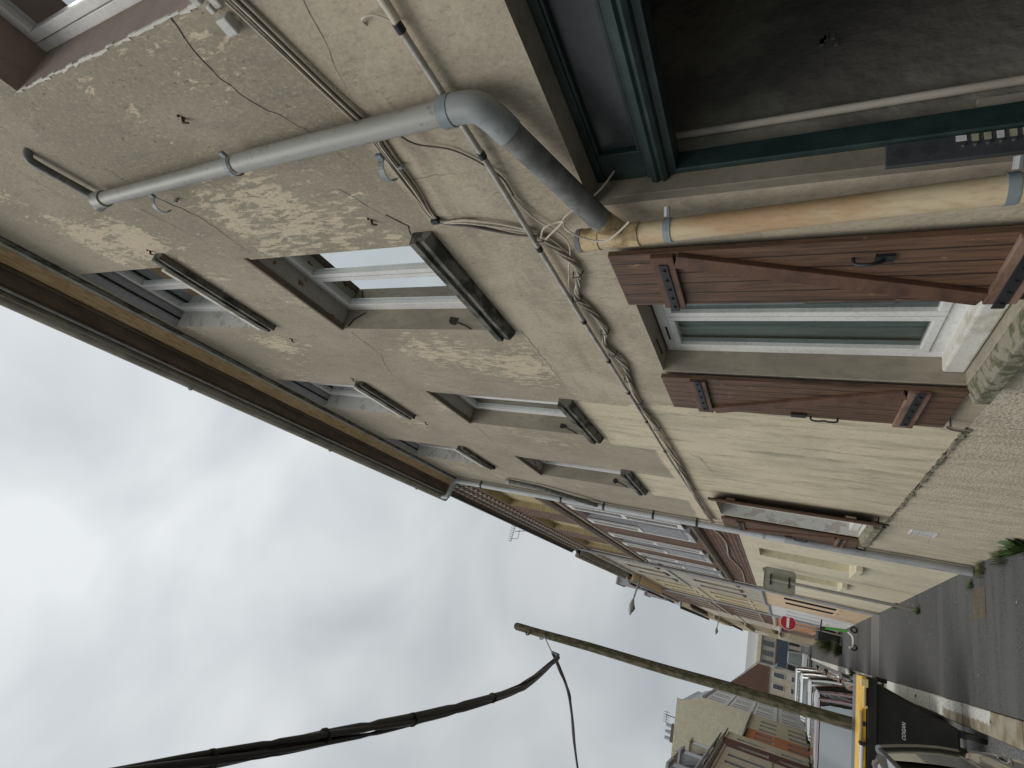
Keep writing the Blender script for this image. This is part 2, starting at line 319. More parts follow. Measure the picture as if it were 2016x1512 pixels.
class MB:
    def __init__(s): s.v = []; s.f = []
    def quad(s, a, b, c, d):
        i = len(s.v); s.v += [tuple(a), tuple(b), tuple(c), tuple(d)]; s.f.append((i, i + 1, i + 2, i + 3)); return s
    def poly(s, pts):
        i = len(s.v); s.v += [tuple(p) for p in pts]; s.f.append(tuple(range(i, i + len(pts)))); return s
    def hexa(s, p):   # 8 pts: bottom 4 ccw, top 4 ccw
        i = len(s.v); s.v += [tuple(q) for q in p]
        s.f += [tuple(i + k for k in t) for t in ((3, 2, 1, 0), (4, 5, 6, 7), (0, 1, 5, 4), (1, 2, 6, 5), (2, 3, 7, 6), (3, 0, 4, 7))]; return s
    def box(s, x0, x1, y0, y1, z0, z1):
        x0, x1 = min(x0, x1), max(x0, x1); y0, y1 = min(y0, y1), max(y0, y1); z0, z1 = min(z0, z1), max(z0, z1)
        return s.hexa([(x0, y0, z0), (x1, y0, z0), (x1, y1, z0), (x0, y1, z0), (x0, y0, z1), (x1, y0, z1), (x1, y1, z1), (x0, y1, z1)])
    def gbox(s, x0, x1, y0, y1, h0, h1):   # follows the falling street
        a, b = gz(y0), gz(y1)
        return s.hexa([(x0, y0, a + h0), (x1, y0, a + h0), (x1, y1, b + h0), (x0, y1, b + h0), (x0, y0, a + h1), (x1, y0, a + h1), (x1, y1, b + h1), (x0, y1, b + h1)])
    def beam(s, a, b, w, h, up=(0, 0, 1)):   # rectangular bar from a to b
        a, b = Vector(a), Vector(b); t = (b - a).normalized(); u = Vector(up); sd = t.cross(u).normalized() * (w / 2); uu = sd.cross(t).normalized() * (h / 2)
        return s.hexa([a - sd - uu, a + sd - uu, a + sd + uu, a - sd + uu, b - sd - uu, b + sd - uu, b + sd + uu, b - sd + uu])
    def tube(s, pts, r, n=10, cap=True):
        pts = [Vector(p) for p in pts]; rs = r if isinstance(r, (list, tuple)) else [r] * len(pts)
        base = len(s.v); ref = None
        for k, p in enumerate(pts):
            t = (pts[min(k + 1, len(pts) - 1)] - pts[max(k - 1, 0)]).normalized()
            if ref is None:
                ref = Vector((0, 0, 1)) if abs(t.z) < .9 else Vector((1, 0, 0))
            u = (ref - t * ref.dot(t)).normalized(); ref = u; v = t.cross(u)
            for j in range(n):
                a = 2 * math.pi * j / n; s.v.append(tuple(p + (u * math.cos(a) + v * math.sin(a)) * rs[k]))
        for k in range(len(pts) - 1):
            for j in range(n):
                a = base + k * n + j; b = base + k * n + (j + 1) % n; s.f.append((a, b, b + n, a + n))
        if cap:
            s.f.append(tuple(base + j for j in reversed(range(n)))); q = base + (len(pts) - 1) * n; s.f.append(tuple(q + j for j in range(n)))
        return s
    def prism(s, prof, y0, y1):   # prof: (x,z) outline swept along y
        n = len(prof); i = len(s.v)
        s.v += [(x, y0, z) for x, z in prof] + [(x, y1, z) for x, z in prof]
        for k in range(n): s.f.append((i + k, i + (k + 1) % n, i + n + (k + 1) % n, i + n + k))
        s.f.append(tuple(i + k for k in reversed(range(n)))); s.f.append(tuple(i + n + k for k in range(n))); return s

def origin(o):
    v = Vector((0, 0, 0))
    while o: v += o.location; o = o.parent
    return v
def obj(name, mb, mat, parent=None, smooth=False, bevel=0, loc=None):
    me = bpy.data.meshes.new(name)
    off = origin(parent) if parent else Vector(loc or (0, 0, 0))
    me.from_pydata([(x - off.x, y - off.y, z - off.z) for x, y, z in mb.v], [], mb.f)
    me.materials.append(M[mat] if isinstance(mat, str) else mat)
    o = bpy.data.objects.new(name, me); COL.objects.link(o)
    if parent: o.parent = parent
    else: o.location = off
    import bmesh
    bm = bmesh.new(); bm.from_mesh(me); bmesh.ops.recalc_face_normals(bm, faces=bm.faces); bm.to_mesh(me); bm.free()
    if smooth:
        for p in me.polygons: p.use_smooth = True
        md = o.modifiers.new('edge', 'EDGE_SPLIT'); md.split_angle = math.radians(40)
    if bevel:
        md = o.modifiers.new('bevel', 'BEVEL'); md.width = bevel; md.segments = 2; md.limit_method = 'ANGLE'
    return o
def thing(name, label, cat, loc, group=None):
    o = bpy.data.objects.new(name, None); COL.objects.link(o); o.location = loc; o.empty_display_size = .2
    o['label'] = label; o['category'] = cat
    if group: o['group'] = group
    return o
def tag(o, label, cat, group=None):
    o['label'] = label; o['category'] = cat
    if group: o['group'] = group
    return o
def struct(name, mb, mat, smooth=False):
    o = obj(name, mb, mat, None, smooth); o['kind'] = 'structure'; return o
def spline(P, n=10):
    P = [Vector(p) for p in P]; out = []
    for i in range(len(P) - 1):
        a = P[max(i - 1, 0)]; b = P[i]; c = P[i + 1]; d = P[min(i + 2, len(P) - 1)]
        for k in range(n):
            t = k / n; out.append(.5 * ((2 * b) + (c - a) * t + (2 * a - 5 * b + 4 * c - d) * t * t + (3 * b - a - 3 * c + d) * t ** 3))
    out.append(P[-1]); return out

# ------------------------------------------------------------------ setting
def strip(name, mat, x0, x1, h, ys):
    m = MB()
    for a, b in zip(ys, ys[1:]): m.quad((x0, a, gz(a) + h), (x1, a, gz(a) + h), (x1, b, gz(b) + h), (x0, b, gz(b) + h))
    return struct(name, m, mat)
YS = [-8, 0, 4, 8, 12, 16, 22, 30, 40, 55, 75, 112, 200]
m = MB()
ys = [-300, -8, 112, 1500]
for a, b in zip(ys, ys[1:]): m.quad((-900, a, gz(a) - .16), (900, a, gz(a) - .16), (900, b, gz(b) - .16), (-900, b, gz(b) - .16))
struct('ground', m, 'ground')
strip('road', 'road', -6.0, -.29, -.125, YS)
strip('pavement', 'asphalt', -.052, D + .4, 0.0, YS)
strip('opposite_pavement', 'road', -8.3, -6.15, -.03, YS)
m = MB(); y = -3.0; random.seed(3)
joints = [-3, -1.6, -.2, 1.2, 2.4, 3.6, 4.8, 6.0, 6.98, 7.96, 9.11, 10.11, 11.08, 12.02, 13.05, 14.09, 14.97]
while joints[-1] < 60: joints.append(joints[-1] + .95 + random.random() * .12)
for a, b in zip(joints, joints[1:]):
    dx = random.uniform(-.006, .006); dz = random.uniform(-.004, .006); g = .012 if a < 20 else .02
    m.gbox(-.30 + dx, -.056 + dx * .4, a + g, b - g, -.2, .012 + dz)
m.gbox(-.30, -.056, joints[-1], 112, -.2, .012)
k = struct('kerb', m, 'kerb'); bv = k.modifiers.new('bevel', 'BEVEL'); bv.width = .012; bv.segments = 2; bv.limit_method = 'ANGLE'
m = MB(); m.gbox(-.295, -.058, -3, 112, -.2, -.012); struct('kerb_joint', m, 'crack')
m = MB()
for a, b in zip(YS, YS[1:]): m.gbox(-6.15, -5.98, a, b, -.2, -.02)
struct('opposite_kerb', m, 'plaster_grey')
m = MB(); m.quad((.88, 7.95, gz(7.95) + .004), (1.21, 7.93, gz(7.93) + .004), (1.21, 8.48, gz(8.48) + .004), (.88, 8.50, gz(8.5) + .004))
struct('brick_paving_patch', m, 'brick_ground')
# ------------------------------------------------------------------ windows, walls
def grid_wall(mb, x, ycuts, zcuts, holes, x_in=None, zb=None):
    """wall face at x with rectangular holes [(y0,y1,z0,z1)]; returns nothing"""
    ysx = sorted(set(ycuts + [h[0] for h in holes] + [h[1] for h in holes])); zs = sorted(set(zcuts + [h[2] for h in holes] + [h[3] for h in holes]))
    for a, b in zip(ysx, ysx[1:]):
        for c, d in zip(zs, zs[1:]):
            cy, cz = (a + b) / 2, (c + d) / 2
            if any(h[0] < cy < h[1] and h[2] < cz < h[3] for h in holes): continue
            mb.quad((x, a, c), (x, b, c), (x, b, d), (x, a, d))
def reveals(parent, h, x0, x1, mats, bottom=True):
    y0, y1, z0, z1 = h
    fj = MB().quad((x0, y1, z0), (x1, y1, z0), (x1, y1, z1), (x0, y1, z1)); fj.quad((x0, y0, z0), (x1, y0, z0), (x1, y0, z1), (x0, y0, z1))
    if bottom: fj.quad((x0, y0, z0), (x1, y0, z0), (x1, y1, z0), (x0, y1, z0))
    obj('jamb', fj, mats[0], parent)
    so_ = MB().quad((x0, y0, z1), (x1, y0, z1), (x1, y1, z1), (x0, y1, z1)); obj('soffit', so_, mats[1], parent)

def casement(parent, y0, y1, z0, z1, x, curtain=None, mull=True, fw=.06):
    """white plastic casement window: outer frame, two sashes, panes, dark room behind"""
    win = obj('window', MB().box(x, x + .07, y0, y0 + fw, z0, z1).box(x, x + .07, y1 - fw, y1, z0, z1).box(x + .001, x + .069, y0 + fw, y1 - fw, z1 - fw, z1)
              .box(x + .001, x + .069, y0 + fw, y1 - fw, z0, z0 + fw * 1.2), 'pvc', parent, bevel=.005)
    ym = (y0 + y1) / 2; s = .042
    parts = [(y0 + fw + .004, ym - .003), (ym + .003, y1 - fw - .004)] if mull else [(y0 + fw + .004, y1 - fw - .004)]
    for a, b in parts:
        c, d = z0 + fw * 1.2 + .004, z1 - fw - .004
        m = MB().box(x - .012, x + .045, a, a + s, c, d).box(x - .012, x + .045, b - s, b, c, d).box(x - .011, x + .044, a + s, b - s, d - s, d).box(x - .011, x + .044, a + s, b - s, c, c + s)
        sh = obj('sash', m, 'pvc', win, bevel=.004)
        obj('pane', MB().quad((x + .015, a + s - .002, c + s - .002), (x + .015, b - s + .002, c + s - .002), (x + .015, b - s + .002, d - s + .002), (x + .015, a + s - .002, d - s + .002)), 'glass', win)
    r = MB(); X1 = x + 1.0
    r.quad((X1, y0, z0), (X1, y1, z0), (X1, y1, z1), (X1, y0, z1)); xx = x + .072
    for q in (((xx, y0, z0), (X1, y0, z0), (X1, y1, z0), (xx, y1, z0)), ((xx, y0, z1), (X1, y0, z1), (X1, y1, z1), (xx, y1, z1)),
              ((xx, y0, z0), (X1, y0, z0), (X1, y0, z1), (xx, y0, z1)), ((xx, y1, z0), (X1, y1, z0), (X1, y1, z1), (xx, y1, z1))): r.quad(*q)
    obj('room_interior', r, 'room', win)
    if curtain:
        mat, (ca, cb), (cz0, cz1) = curtain
        c = MB(); n = 40; pv = None
        for i in range(n + 1):
            yy = ca + (cb - ca) * i / n; xo = x + .085 + .012 * math.sin(i * 1.15) + .006 * math.sin(i * .47)
            if pv: c.quad(pv + (cz0,), (xo, yy, cz0), (xo, yy, cz1), pv + (cz1,))
            pv = (xo, yy)
        obj('curtain', c, mat, win, smooth=True)
    return win

def sill(parent, y0, y1, zt, mat='sill', proj=.085, h=.15):
    """moulded stone sill: profile with a groove"""
    x = D + .01
    pr = [(x + .17, zt - .015), (x - proj, zt - .035), (x - proj, zt - .075), (x - proj + .02, zt - .08), (x - proj + .02, zt - .095), (x - proj + .012, zt - .10),
          (x - proj + .012, zt - .125), (x - .03, zt - h), (x, zt - h), (x + .17, zt - h)]
    n = 14; m = MB(); ysx = [y0 + (y1 - y0) * i / n for i in range(n + 1)]; base = 0; k = len(pr)
    for yy in ysx:
        for (px_, pz) in pr:
            j = .0035 * mnoise.noise(Vector((px_ * 30, yy * 9, pz * 30))); m.v.append((px_ + (j if px_ < x else 0), yy, pz + j))
    for i in range(n):
        for j in range(k): m.f.append((i * k + j, i * k + (j + 1) % k, (i + 1) * k + (j + 1) % k, (i + 1) * k + j))
    m.f.append(tuple(reversed(range(k)))); m.f.append(tuple(n * k + j for j in range(k)))
    return obj('sill', m, mat, parent)

def crack(parent, pts, wdt=.006, x=None, mat='crack', seed=1, taper=True):
    """a thin gouged line on the wall plane: pts (y,z)"""
    rnd = random.Random(seed); x = (D - .0015) if x is None else x; P = []
    for (a, b) in zip(pts, pts[1:]):
        L = math.hypot(b[0] - a[0], b[1] - a[1]); n = max(2, int(L / .035))
        for i in range(n): t = i / n; P.append((a[0] + (b[0] - a[0]) * t + rnd.uniform(-.008, .008), a[1] + (b[1] - a[1]) * t + rnd.uniform(-.008, .008)))
    P.append(pts[-1]); m = MB(); N_ = len(P)
    for i in range(N_ - 1):
        (ya, za), (yb, zb) = P[i], P[i + 1]; L = math.hypot(yb - ya, zb - za) + 1e-6; nx, nz = -(zb - za) / L, (yb - ya) / L
        f = (lambda q: wdt * .5 * (1.1 - (q / N_ if taper else 0)) * (.7 + .6 * rnd.random()))
        wa, wb = f(i), f(i + 1)
        m.quad((x, ya + nx * wa, za + nz * wa), (x, ya - nx * wa, za - nz * wa), (x, yb - nx * wb, zb - nz * wb), (x, yb + nx * wb, zb + nz * wb))
    return obj('crack', m, mat, parent)

# ------------------------------------------------------------------ near house
H1Y0, H1Y1 = -3.0, 8.62
house = thing('rendered_house', 'tall weathered beige house nearest the camera with brown shutters and peeling paint', 'house', (2.5, 2.8, 0))
cols = [(-.44, .455), (1.745, 2.655), (3.93, 4.80), (6.09, 6.98)]
F1 = (3.69, 5.13); F2 = (6.15, 7.46)
holes = [(a, b) + F1 for a, b in cols] + [(a, b) + F2 for a, b in cols] + [(2.28, 3.17, 1.13, 2.675), (6.80, 7.71, 1.13, 2.70), (.42, 1.6, gz(1) - .3, 2.69)]
holes += [(-2.3, -1.4) + F1, (-2.3, -1.4) + F2]
mw = MB(); grid_wall(mw, D, [H1Y0, -1, 0, 1, 3, 5, 6.4, H1Y1], [-.5, 0, .98, 3.2, 5.6, 7.56], holes)
mw.quad((D, H1Y1, -.5), (D + 6, H1Y1, -.5), (D + 6, H1Y1, 7.56), (D, H1Y1, 7.56)); mw.quad((D, H1Y0, -.5), (D + 6, H1Y0, -.5), (D + 6, H1Y0, 7.56), (D, H1Y0, 7.56))
mw.quad((D + 6, H1Y0, -.5), (D + 6, H1Y1, -.5), (D + 6, H1Y1, 7.56), (D + 6, H1Y0, 7.56))
obj('wall', mw, 'wall', house)
FX = D + .17
for i, h in enumerate(holes[:4]):
    pink = (i == 0)
    reveals(house, h, D, FX + .01 + (.08 if pink else 0), ('reveal_pink', 'reveal_pink') if pink else ('reveal', 'reveal_dirty'))
    cur = {1: ('curtain_white', (1.86, 2.12), (4.0, 5.0)), 0: ('curtain_white', (.1, .24), (3.9, 5.0))}.get(i)
    win = casement(house, h[0], h[1], h[2] + .05, h[3], FX + (.08 if pink else 0), cur, fw=.045 if pink else .06)
    if i == 1:
        obj('curtain', MB().quad((FX + .2, 2.22, 4.25), (FX + .2, 2.50, 4.30), (FX + .2, 2.50, 4.92), (FX + .2, 2.2, 4.95)), 'curtain_white', win)
    if not pink:
        sill(house, h[0] - .10, h[1] + .02, h[2] + .01)
        obj('lintel_edge', MB().box(D - .012, D + .035, h[0] - .02, h[1] + .01, h[3] - .02, h[3] + .012), 'soffit_brown', house, bevel=.004)
for i, h in enumerate(holes[4:8]):
    reveals(house, h, D, FX + .01, ('reveal_white', 'grey_paint'))
    casement(house, h[0], h[1], h[2] + .06, h[3] - .02, FX, None)
    obj('lintel_edge', MB().box(D + .08, D + .10, h[0], h[1], h[3] - .012, h[3] - .002), 'crack', house)
    sill(house, h[0] - .15, h[1] - .03, h[2] - .14, proj=.07, h=.13)
    obj('sill', MB().box(D - .03, D + .2, h[0] + .002, h[1] - .002, h[2] - .06, h[2] - .002), 'sill_white', house, bevel=.008)
# broken sill bits under the pink window
ob = MB(); rb = random.Random(5)
for q in range(9):
    yy = .15 + q * .045; ob.box(D - .02 - rb.random() * .05, D + .1, yy, yy + .04 * rb.random() + .02, 3.60 + rb.random() * .05, 3.70 - rb.random() * .03)
ob.box(D - .09, D + .1, .02, .44, 3.60, 3.635).box(D - .075, D + .1, .0, .47, 3.55, 3.585)
obj('sill', ob, 'reveal_white', house, bevel=.006)
ob = MB()
for q in range(26):
    zz = 3.72 + q * .0545; yy = .455 + rb.uniform(-.003, .003); w0 = rb.uniform(.004, .014); w1 = rb.uniform(.004, .014); ob.hexa([(D - .003, yy, zz), (D + .01, yy, zz), (D + .01, yy + w0, zz), (D - .003, yy + w0, zz), (D - .003, yy, zz + .0545), (D + .01, yy, zz + .0545), (D + .01, yy + w1, zz + .0545), (D - .003, yy + w1, zz + .0545)])
obj('plaster_edge', ob, 'sill_white', house)
# ground-floor windows
for gi, h in enumerate(holes[8:10]):
    gx = D + .15
    reveals(house, h, D, gx + .01, ('reveal' if gi == 0 else 'reveal_white', 'reveal'))
    casement(house, h[0], h[1], h[2] + .09, h[3] - .01, gx, ('curtain', (h[0] + .03, h[1] - .03), (h[2] + .12, h[3] - .05)), mull=True)
    obj('sill', MB().box(D + .06, gx + .02, h[0] + .003, h[1] - .003, h[2] + .004, h[2] + .10), 'sill_white', house, bevel=.012)
    m = MB(); m.prism([(D + .12, h[2] + .003), (D - .02, h[2] - .006), (D - .095, h[2] - .03), (D - .095, h[2] - .095), (D - .06, h[2] - .10), (D - .06, h[2] - .11), (D + .12, h[2] - .11)], h[0] - .10, h[1] + .035)
    obj('sill', m, 'sill_mossy', house, bevel=.004)
obj('vent_slot', MB().box(D + .148, D + .150, 2.86, 3.02, 2.62, 2.632).box(D + .06, D + .064, 2.86, 3.05, 2.664, 2.672), 'crack', house)
# shutters
def shutter(y0, y1, z0, z1, x, hinge, diag=1, handle=False, lock=False, lbl=None):
    """board-and-batten leaf lying against the wall; hinge = 'lo' or 'hi' y side"""
    sh = obj('shutter', MB().box(x - .012, x + .016, y0, y1, z0, z1), 'wood', house, bevel=.003)
    if lbl: sh['label'] = lbl
    zt, zb_ = z1 - .225 * (z1 - z0) / 1.53, z0 + .20
    hw = .05
    for zc, mt in ((zt, 'wood_bar'), (zb_, 'wood_grey')):
        obj('batten', MB().box(x - .036, x - .0125, y0 + .004, y1 - .006, zc - hw, zc + hw), mt, sh, bevel=.004)
        ya, yb = (y0 - .015, y1 - .05) if hinge == 'lo' else (y0 + .05, y1 + .015)
        obj('hinge_strap', MB().box(x - .042, x - .0365, ya, yb, zc - .020, zc + .020), 'iron', sh, bevel=.002)
        for q in range(5):
            yy = ya + .04 + (yb - ya - .08) * q / 4; obj('bolt', MB().tube([(x - .0425, yy, zc), (x - .050, yy, zc)], .008, 8), 'iron', sh)
    a = (y0 + .04, zb_ + hw + .005); b = (y1 - .04, zt - hw - .005)
    if diag < 0: a, b = (y1 - .04, a[1]), (y0 + .04, b[1])
    obj('brace', MB().beam((x - .024, a[0], a[1]), (x - .024, b[0], b[1]), .022, .075, up=(0, 1, 0)) if False else diagbar(x - .036, x - .0125, a, b, .085), 'wood_bar', sh, bevel=.003)
    if handle:
        yy = y1 - .015 if hinge == 'lo' else y0 + .015
        yh = y1 - .045; zc = (z0 + z1) / 2 - .17; hs_ = .55
        obj('handle', MB().tube(spline([(x - .02, yh, zc + .075), (x - .045, yh, zc + .07), (x - .05, yh, zc + .03), (x - .045, yh, zc), (x - .05, yh, zc - .03), (x - .045, yh, zc - .07), (x - .02, yh, zc - .075)], 6), .006, 8), 'iron', sh, smooth=True)
        obj('latch', MB().box(x - .03, x - .013, yh - .03, yh + .02, zc + .10, zc + .19), 'iron', sh, bevel=.003)
    if lock:
        yh = y0 + .10 ; zc = z0 + .67
        obj('latch', MB().tube(spline([(x - .014, yh, zc + .03), (x - .04, yh, zc + .02), (x - .05, yh - .01, zc - .03), (x - .03, yh + .0, zc - .07)], 5), .007, 8).box(x - .025, x - .013, yh - .02, yh + .02, zc - .10, zc - .04), 'iron', sh)
    return sh
def diagbar(x0, x1, a, b, wd):
    (ya, za), (yb, zb) = a, b; L = math.hypot(yb - ya, zb - za); ny, nz = -(zb - za) / L * wd / 2, (yb - ya) / L * wd / 2
    m = MB(); P = [(ya + ny, za + nz), (ya - ny, za - nz), (yb - ny, zb - nz), (yb + ny, zb + nz)]
    m.hexa([(x0,) + p for p in P] + [(x1,) + p for p in P]); return m
shutter(1.862, 2.275, 1.04, 2.685, D - .045, 'hi', -1, lock=True)
shutter(3.175, 3.70, 1.12, 2.685, D - .035, 'lo', 1, handle=True)
shutter(7.735, 8.30, 1.10, 2.70, D - .035, 'lo', 1, handle=True)
# half-open leaf of the far ground floor window, standing off the wall
sx = MB(); ang = math.radians(62); ya = 6.80; L = .5
dx, dy = -.105, -.44
p0 = Vector((D - .02, ya, 0)); p1 = Vector((D + dx, ya + dy, 0)); nn = Vector((-(p1 - p0).y, (p1 - p0).x, 0)).normalized() * .014
sx.hexa([(p0 - nn) + Vector((0, 0, 1.10)), (p1 - nn) + Vector((0, 0, 1.10)), (p1 + nn) + Vector((0, 0, 1.10)), (p0 + nn) + Vector((0, 0, 1.10)),
         (p0 - nn) + Vector((0, 0, 2.72)), (p1 - nn) + Vector((0, 0, 2.72)), (p1 + nn) + Vector((0, 0, 2.72)), (p0 + nn) + Vector((0, 0, 2.72))])
s_ = obj('shutter', sx, 'wood', house); s_['label'] = 'half-open shutter leaf standing off the wall'
obj('batten', MB().beam(p0 + nn * 2 + Vector((0, 0, 1.33)), p1 + nn * 2 + Vector((0, 0, 1.33)), .02, .09), 'wood_grey', s_)
obj('batten', MB().beam(p0 + nn * 2 + Vector((0, 0, 2.48)), p1 + nn * 2 + Vector((0, 0, 2.48)), .02, .09), 'wood_bar', s_)
for (yy, zz) in ((3.66, 1.06), (1.9, .96), (8.2, 1.06), (6.5, 1.05)):
    obj('shutter_catch', MB().tube([(D, yy, zz + .03), (D - .06, yy + .01, zz + .03)], .007, 8).tube(spline([(D - .06, yy - .01, zz + .05), (D - .065, yy + .01, zz + .01), (D - .06, yy + .03, zz - .06)], 4), .009, 8), 'chrome' if yy > 3 and yy < 4 else 'iron', house, smooth=True)
# doorway
dr = MB(); y0, y1, zt = .42, 1.6, 2.69; xr = 1.62
dr.quad((D, y1, -.3), (xr, y1, -.3), (xr, y1, zt), (D, y1, zt)).quad((D, y0, -.3), (xr, y0, -.3), (xr, y0, zt), (D, y0, zt)).quad((D, y0, zt), (xr, y0, zt), (xr, y1, zt), (D, y1, zt))
obj('doorway_reveal', dr, 'reveal', house)
obj('plaster_edge', MB().box(D + .038, xr - .02, 1.596, 1.6, 1.689, 2.60), simple('brown_grey_render', (.27, .24, .185), .95, .2, 4), house)
door = obj('door', MB().box(1.60, 1.69, 1.573, 1.598, -.05, 2.40).box(1.60, 1.69, .42, .46, -.05, 2.40).box(1.604, 1.69, .42, 1.598, 2.655, 2.688), 'green', house, bevel=.004)
tb = MB(); tb.prism([(1.60, 2.36), (1.595, 2.385), (1.575, 2.39), (1.565, 2.405), (1.575, 2.42), (1.565, 2.43), (1.57, 2.452), (1.595, 2.46), (1.60, 2.475), (1.69, 2.475), (1.69, 2.36)], .43, 1.598)
obj('transom_bar', tb, 'green', door)
obj('transom_frame', MB().box(1.605, 1.66, 1.46, 1.597, 2.476, 2.654).box(1.605, 1.66, .43, .50, 2.476, 2.654).box(1.6055, 1.66, .50, 1.46, 2.476, 2.492).box(1.6055, 1.66, .50, 1.46, 2.64, 2.654), 'green', door, bevel=.005)
obj('pane', MB().box(1.635, 1.64, .49, 1.47, 2.486, 2.645), simple('dusty_transom_glass', (.055, .058, .062), .25, .3, 3), door)
hl = MB(); X1 = 6.5
hl.quad((1.69, 1.612, -.3), (X1, 1.612, -.3), (X1, 1.612, 3.0), (1.69, 1.612, 3.0)).quad((1.69, .35, -.3), (X1, .35, -.3), (X1, .35, 3.0), (1.69, .35, 3.0))
hl.quad((1.69, .35, 2.9), (X1, .35, 2.9), (X1, 1.612, 2.9), (1.69, 1.612, 2.9)).quad((X1, .35, -.3), (X1, 1.612, -.3), (X1, 1.612, 3), (X1, .35, 3.0)).quad((1.69, .35, .05), (X1, .35, .05), (X1, 1.612, .05), (1.69, 1.612, .05))
hall = obj('hallway', hl, 'hall', house)
obj('pipe', MB().tube([(1.80, 1.594, 2.85), (1.80, 1.594, .1)], .015, 12), 'plaster_grey', hall, smooth=True)
obj('trunking', MB().box(1.691, 1.706, 1.60, 1.611, .3, 1.46).box(1.70, 1.745, 1.59, 1.611, 1.33, 1.45), 'plaster_grey', hall, bevel=.002)
rg = MB(); rr = random.Random(8)
for (cx, cz) in ((2.17, 1.86), (2.44, 1.45)):
    for q in range(6): a = rr.random() * 6; rg.box(cx + math.cos(a) * .03, cx + math.cos(a) * .03 + .03, 1.603, 1.611, cz + math.sin(a) * .025, cz + math.sin(a) * .025 + .014)
obj('plaster_flake', rg, 'hall', hall)
# cornice, soffit and gutter
zt = 7.56
m = MB(); m.prism([(D + .05, zt - .03), (D - .015, zt - .03), (D - .03, zt - .01), (D - .03, zt + .02), (D + .05, zt + .02)], H1Y0, H1Y1 - .004)
obj('cornice', m, 'sill', house)  # dark colour paints in the shadow line of this moulding
m = MB(); m.prism([(D + .05, zt + .022), (D - .035, zt + .022), (D - .05, zt + .035), (D - .05, zt + .06), (D + .05, zt + .06)], H1Y0, H1Y1 - .006)
obj('cornice', m, 'sill_white', house)
m = MB(); m.prism([(D + .05, zt + .062), (D - .055, zt + .062), (D - .155, zt + .10), (D - .155, zt + .14), (D + .05, zt + .14)], H1Y0, H1Y1 - .008)
obj('soffit', m, 'soffit_orange', house)
m = MB(); m.prism([(D, zt + .145), (D - .16, zt + .11), (D - .17, zt + .085), (D - .195, zt + .085), (D - .20, zt + .115), (D - .30, zt + .10), (D - .33, zt + .13), (D - .33, zt + .20), (D, zt + .24)], H1Y0, H1Y1 - .01)
obj('eaves_board', m, 'soffit_brown', house)
m = MB(); prf = []
for q in range(13):
    a = math.pi + math.pi * q / 12; prf.append((D - .40 + .062 * math.cos(a), zt + .19 + .068 * math.sin(a)))
prf += [(D - .33, zt + .20), (D - .345, zt + .20)] + [(D - .40 + .05 * math.cos(a), zt + .19 + .055 * math.sin(a)) for a in [2 * math.pi - math.pi * q / 8 for q in range(9)]]
m.prism(prf, H1Y0, H1Y1 - .01); g = obj('gutter', m, 'gutter', house, smooth=True)
gm = MB()
for q in range(5):
    a = -1.2 + q * 2.2; gm.tube([(D - .46, a, zt + .17), (D - .46, a + .03, zt + .17)], .02, 8)
gm.tube([(D - .345, H1Y0, zt + .10), (D - .345, H1Y1 - .02, zt + .10)], .012, 8); gm.tube([(D - .40, H1Y0, zt + .116), (D - .40, H1Y1 - .02, zt + .118)], .006, 6)
gm.tube([(D - .455, H1Y0, zt + .165), (D - .455, H1Y1 - .02, zt + .165)], .005, 6); gm.tube([(D - .432, H1Y0, zt + .134), (D - .432, H1Y1 - .02, zt + .134)], .004, 6)
obj('gutter_rib', gm, 'zinc', g)
fb = MB(); rf = random.Random(2)
for q in range(420):
    yy = rf.uniform(-.5, 8.5); a = rf.uniform(.055, .12); zz = zt + .058
    fb.tube([(D - a, yy, zz + .01), (D - a - .03, yy + rf.uniform(-.06, .06), zz - rf.uniform(.002, .02)), (D - a - .05, yy + rf.uniform(-.09, .09), zz + rf.uniform(-.01, .02))], .0016, 3)
obj('fraying_fibre', fb, 'soffit_orange', house)
m = MB(); m.quad((D - .40, H1Y0, zt + .26), (D - .40, H1Y1, zt + .26), (D + 3.2, H1Y1, zt + 2.7), (D + 3.2, H1Y0, zt + 2.7)).quad((D + 3.2, H1Y0, zt + 2.7), (D + 3.2, H1Y1, zt + 2.7), (D + 6.4, H1Y1, zt + .2), (D + 6.4, H1Y0, zt + .2))
obj('roof', m, 'slate', house)
# cracks and scars in the render
CR = [([(.454, 3.88), (.566, 3.925), (.691, 3.925), (.82, 3.87), (.97, 3.74), (1.2, 3.66)], .008), ([(1.13, 5.19), (1.348, 5.03), (1.487, 5.03), (1.72, 5.02)], .01), ([(.9, 5.27), (1.13, 5.19)], .004),
      ([(2.72, 5.07), (3.1, 5.08), (3.46, 5.27), (3.83, 5.32), (3.93, 5.15)], .006), ([(.2, 6.05), (.7, 6.05), (1.19, 5.96), (1.6, 5.98)], .004), ([(4.9, 5.1), (5.6, 5.2), (6.0, 5.15)], .006),
      ([(1.2, 5.45), (1.5, 5.3), (1.75, 5.35)], .004), ([(1.50, 3.74), (1.60, 3.66), (1.67, 3.70), (1.73, 3.69)], .016), ([(1.30, 3.86), (1.42, 3.80), (1.55, 3.72)], .005),
      ([(2.66, 3.5), (3.2, 3.5), (3.8, 3.52)], .006), ([(3.72, 3.54), (3.9, 3.2), (3.86, 3.0)], .004), ([(5.0, 2.75), (5.25, 2.62), (5.3, 2.3)], .006), ([(5.05, 2.68), (5.6, 2.6), (5.8, 2.4)], .005),
      ([(5.0, .99), (5.05, 2.1)], .003), ([(3.73, -.1), (3.75, .98)], .009), ([(1.3, 3.5), (1.32, 3.12)], .003), ([(.5, 3.3), (.9, 3.42)], .004), ([(7.0, 5.0), (7.6, 5.0), (8.3, 4.9)], .006), ([(7.1, 6.9), (7.9, 7.1), (8.4, 7.0)], .008)]
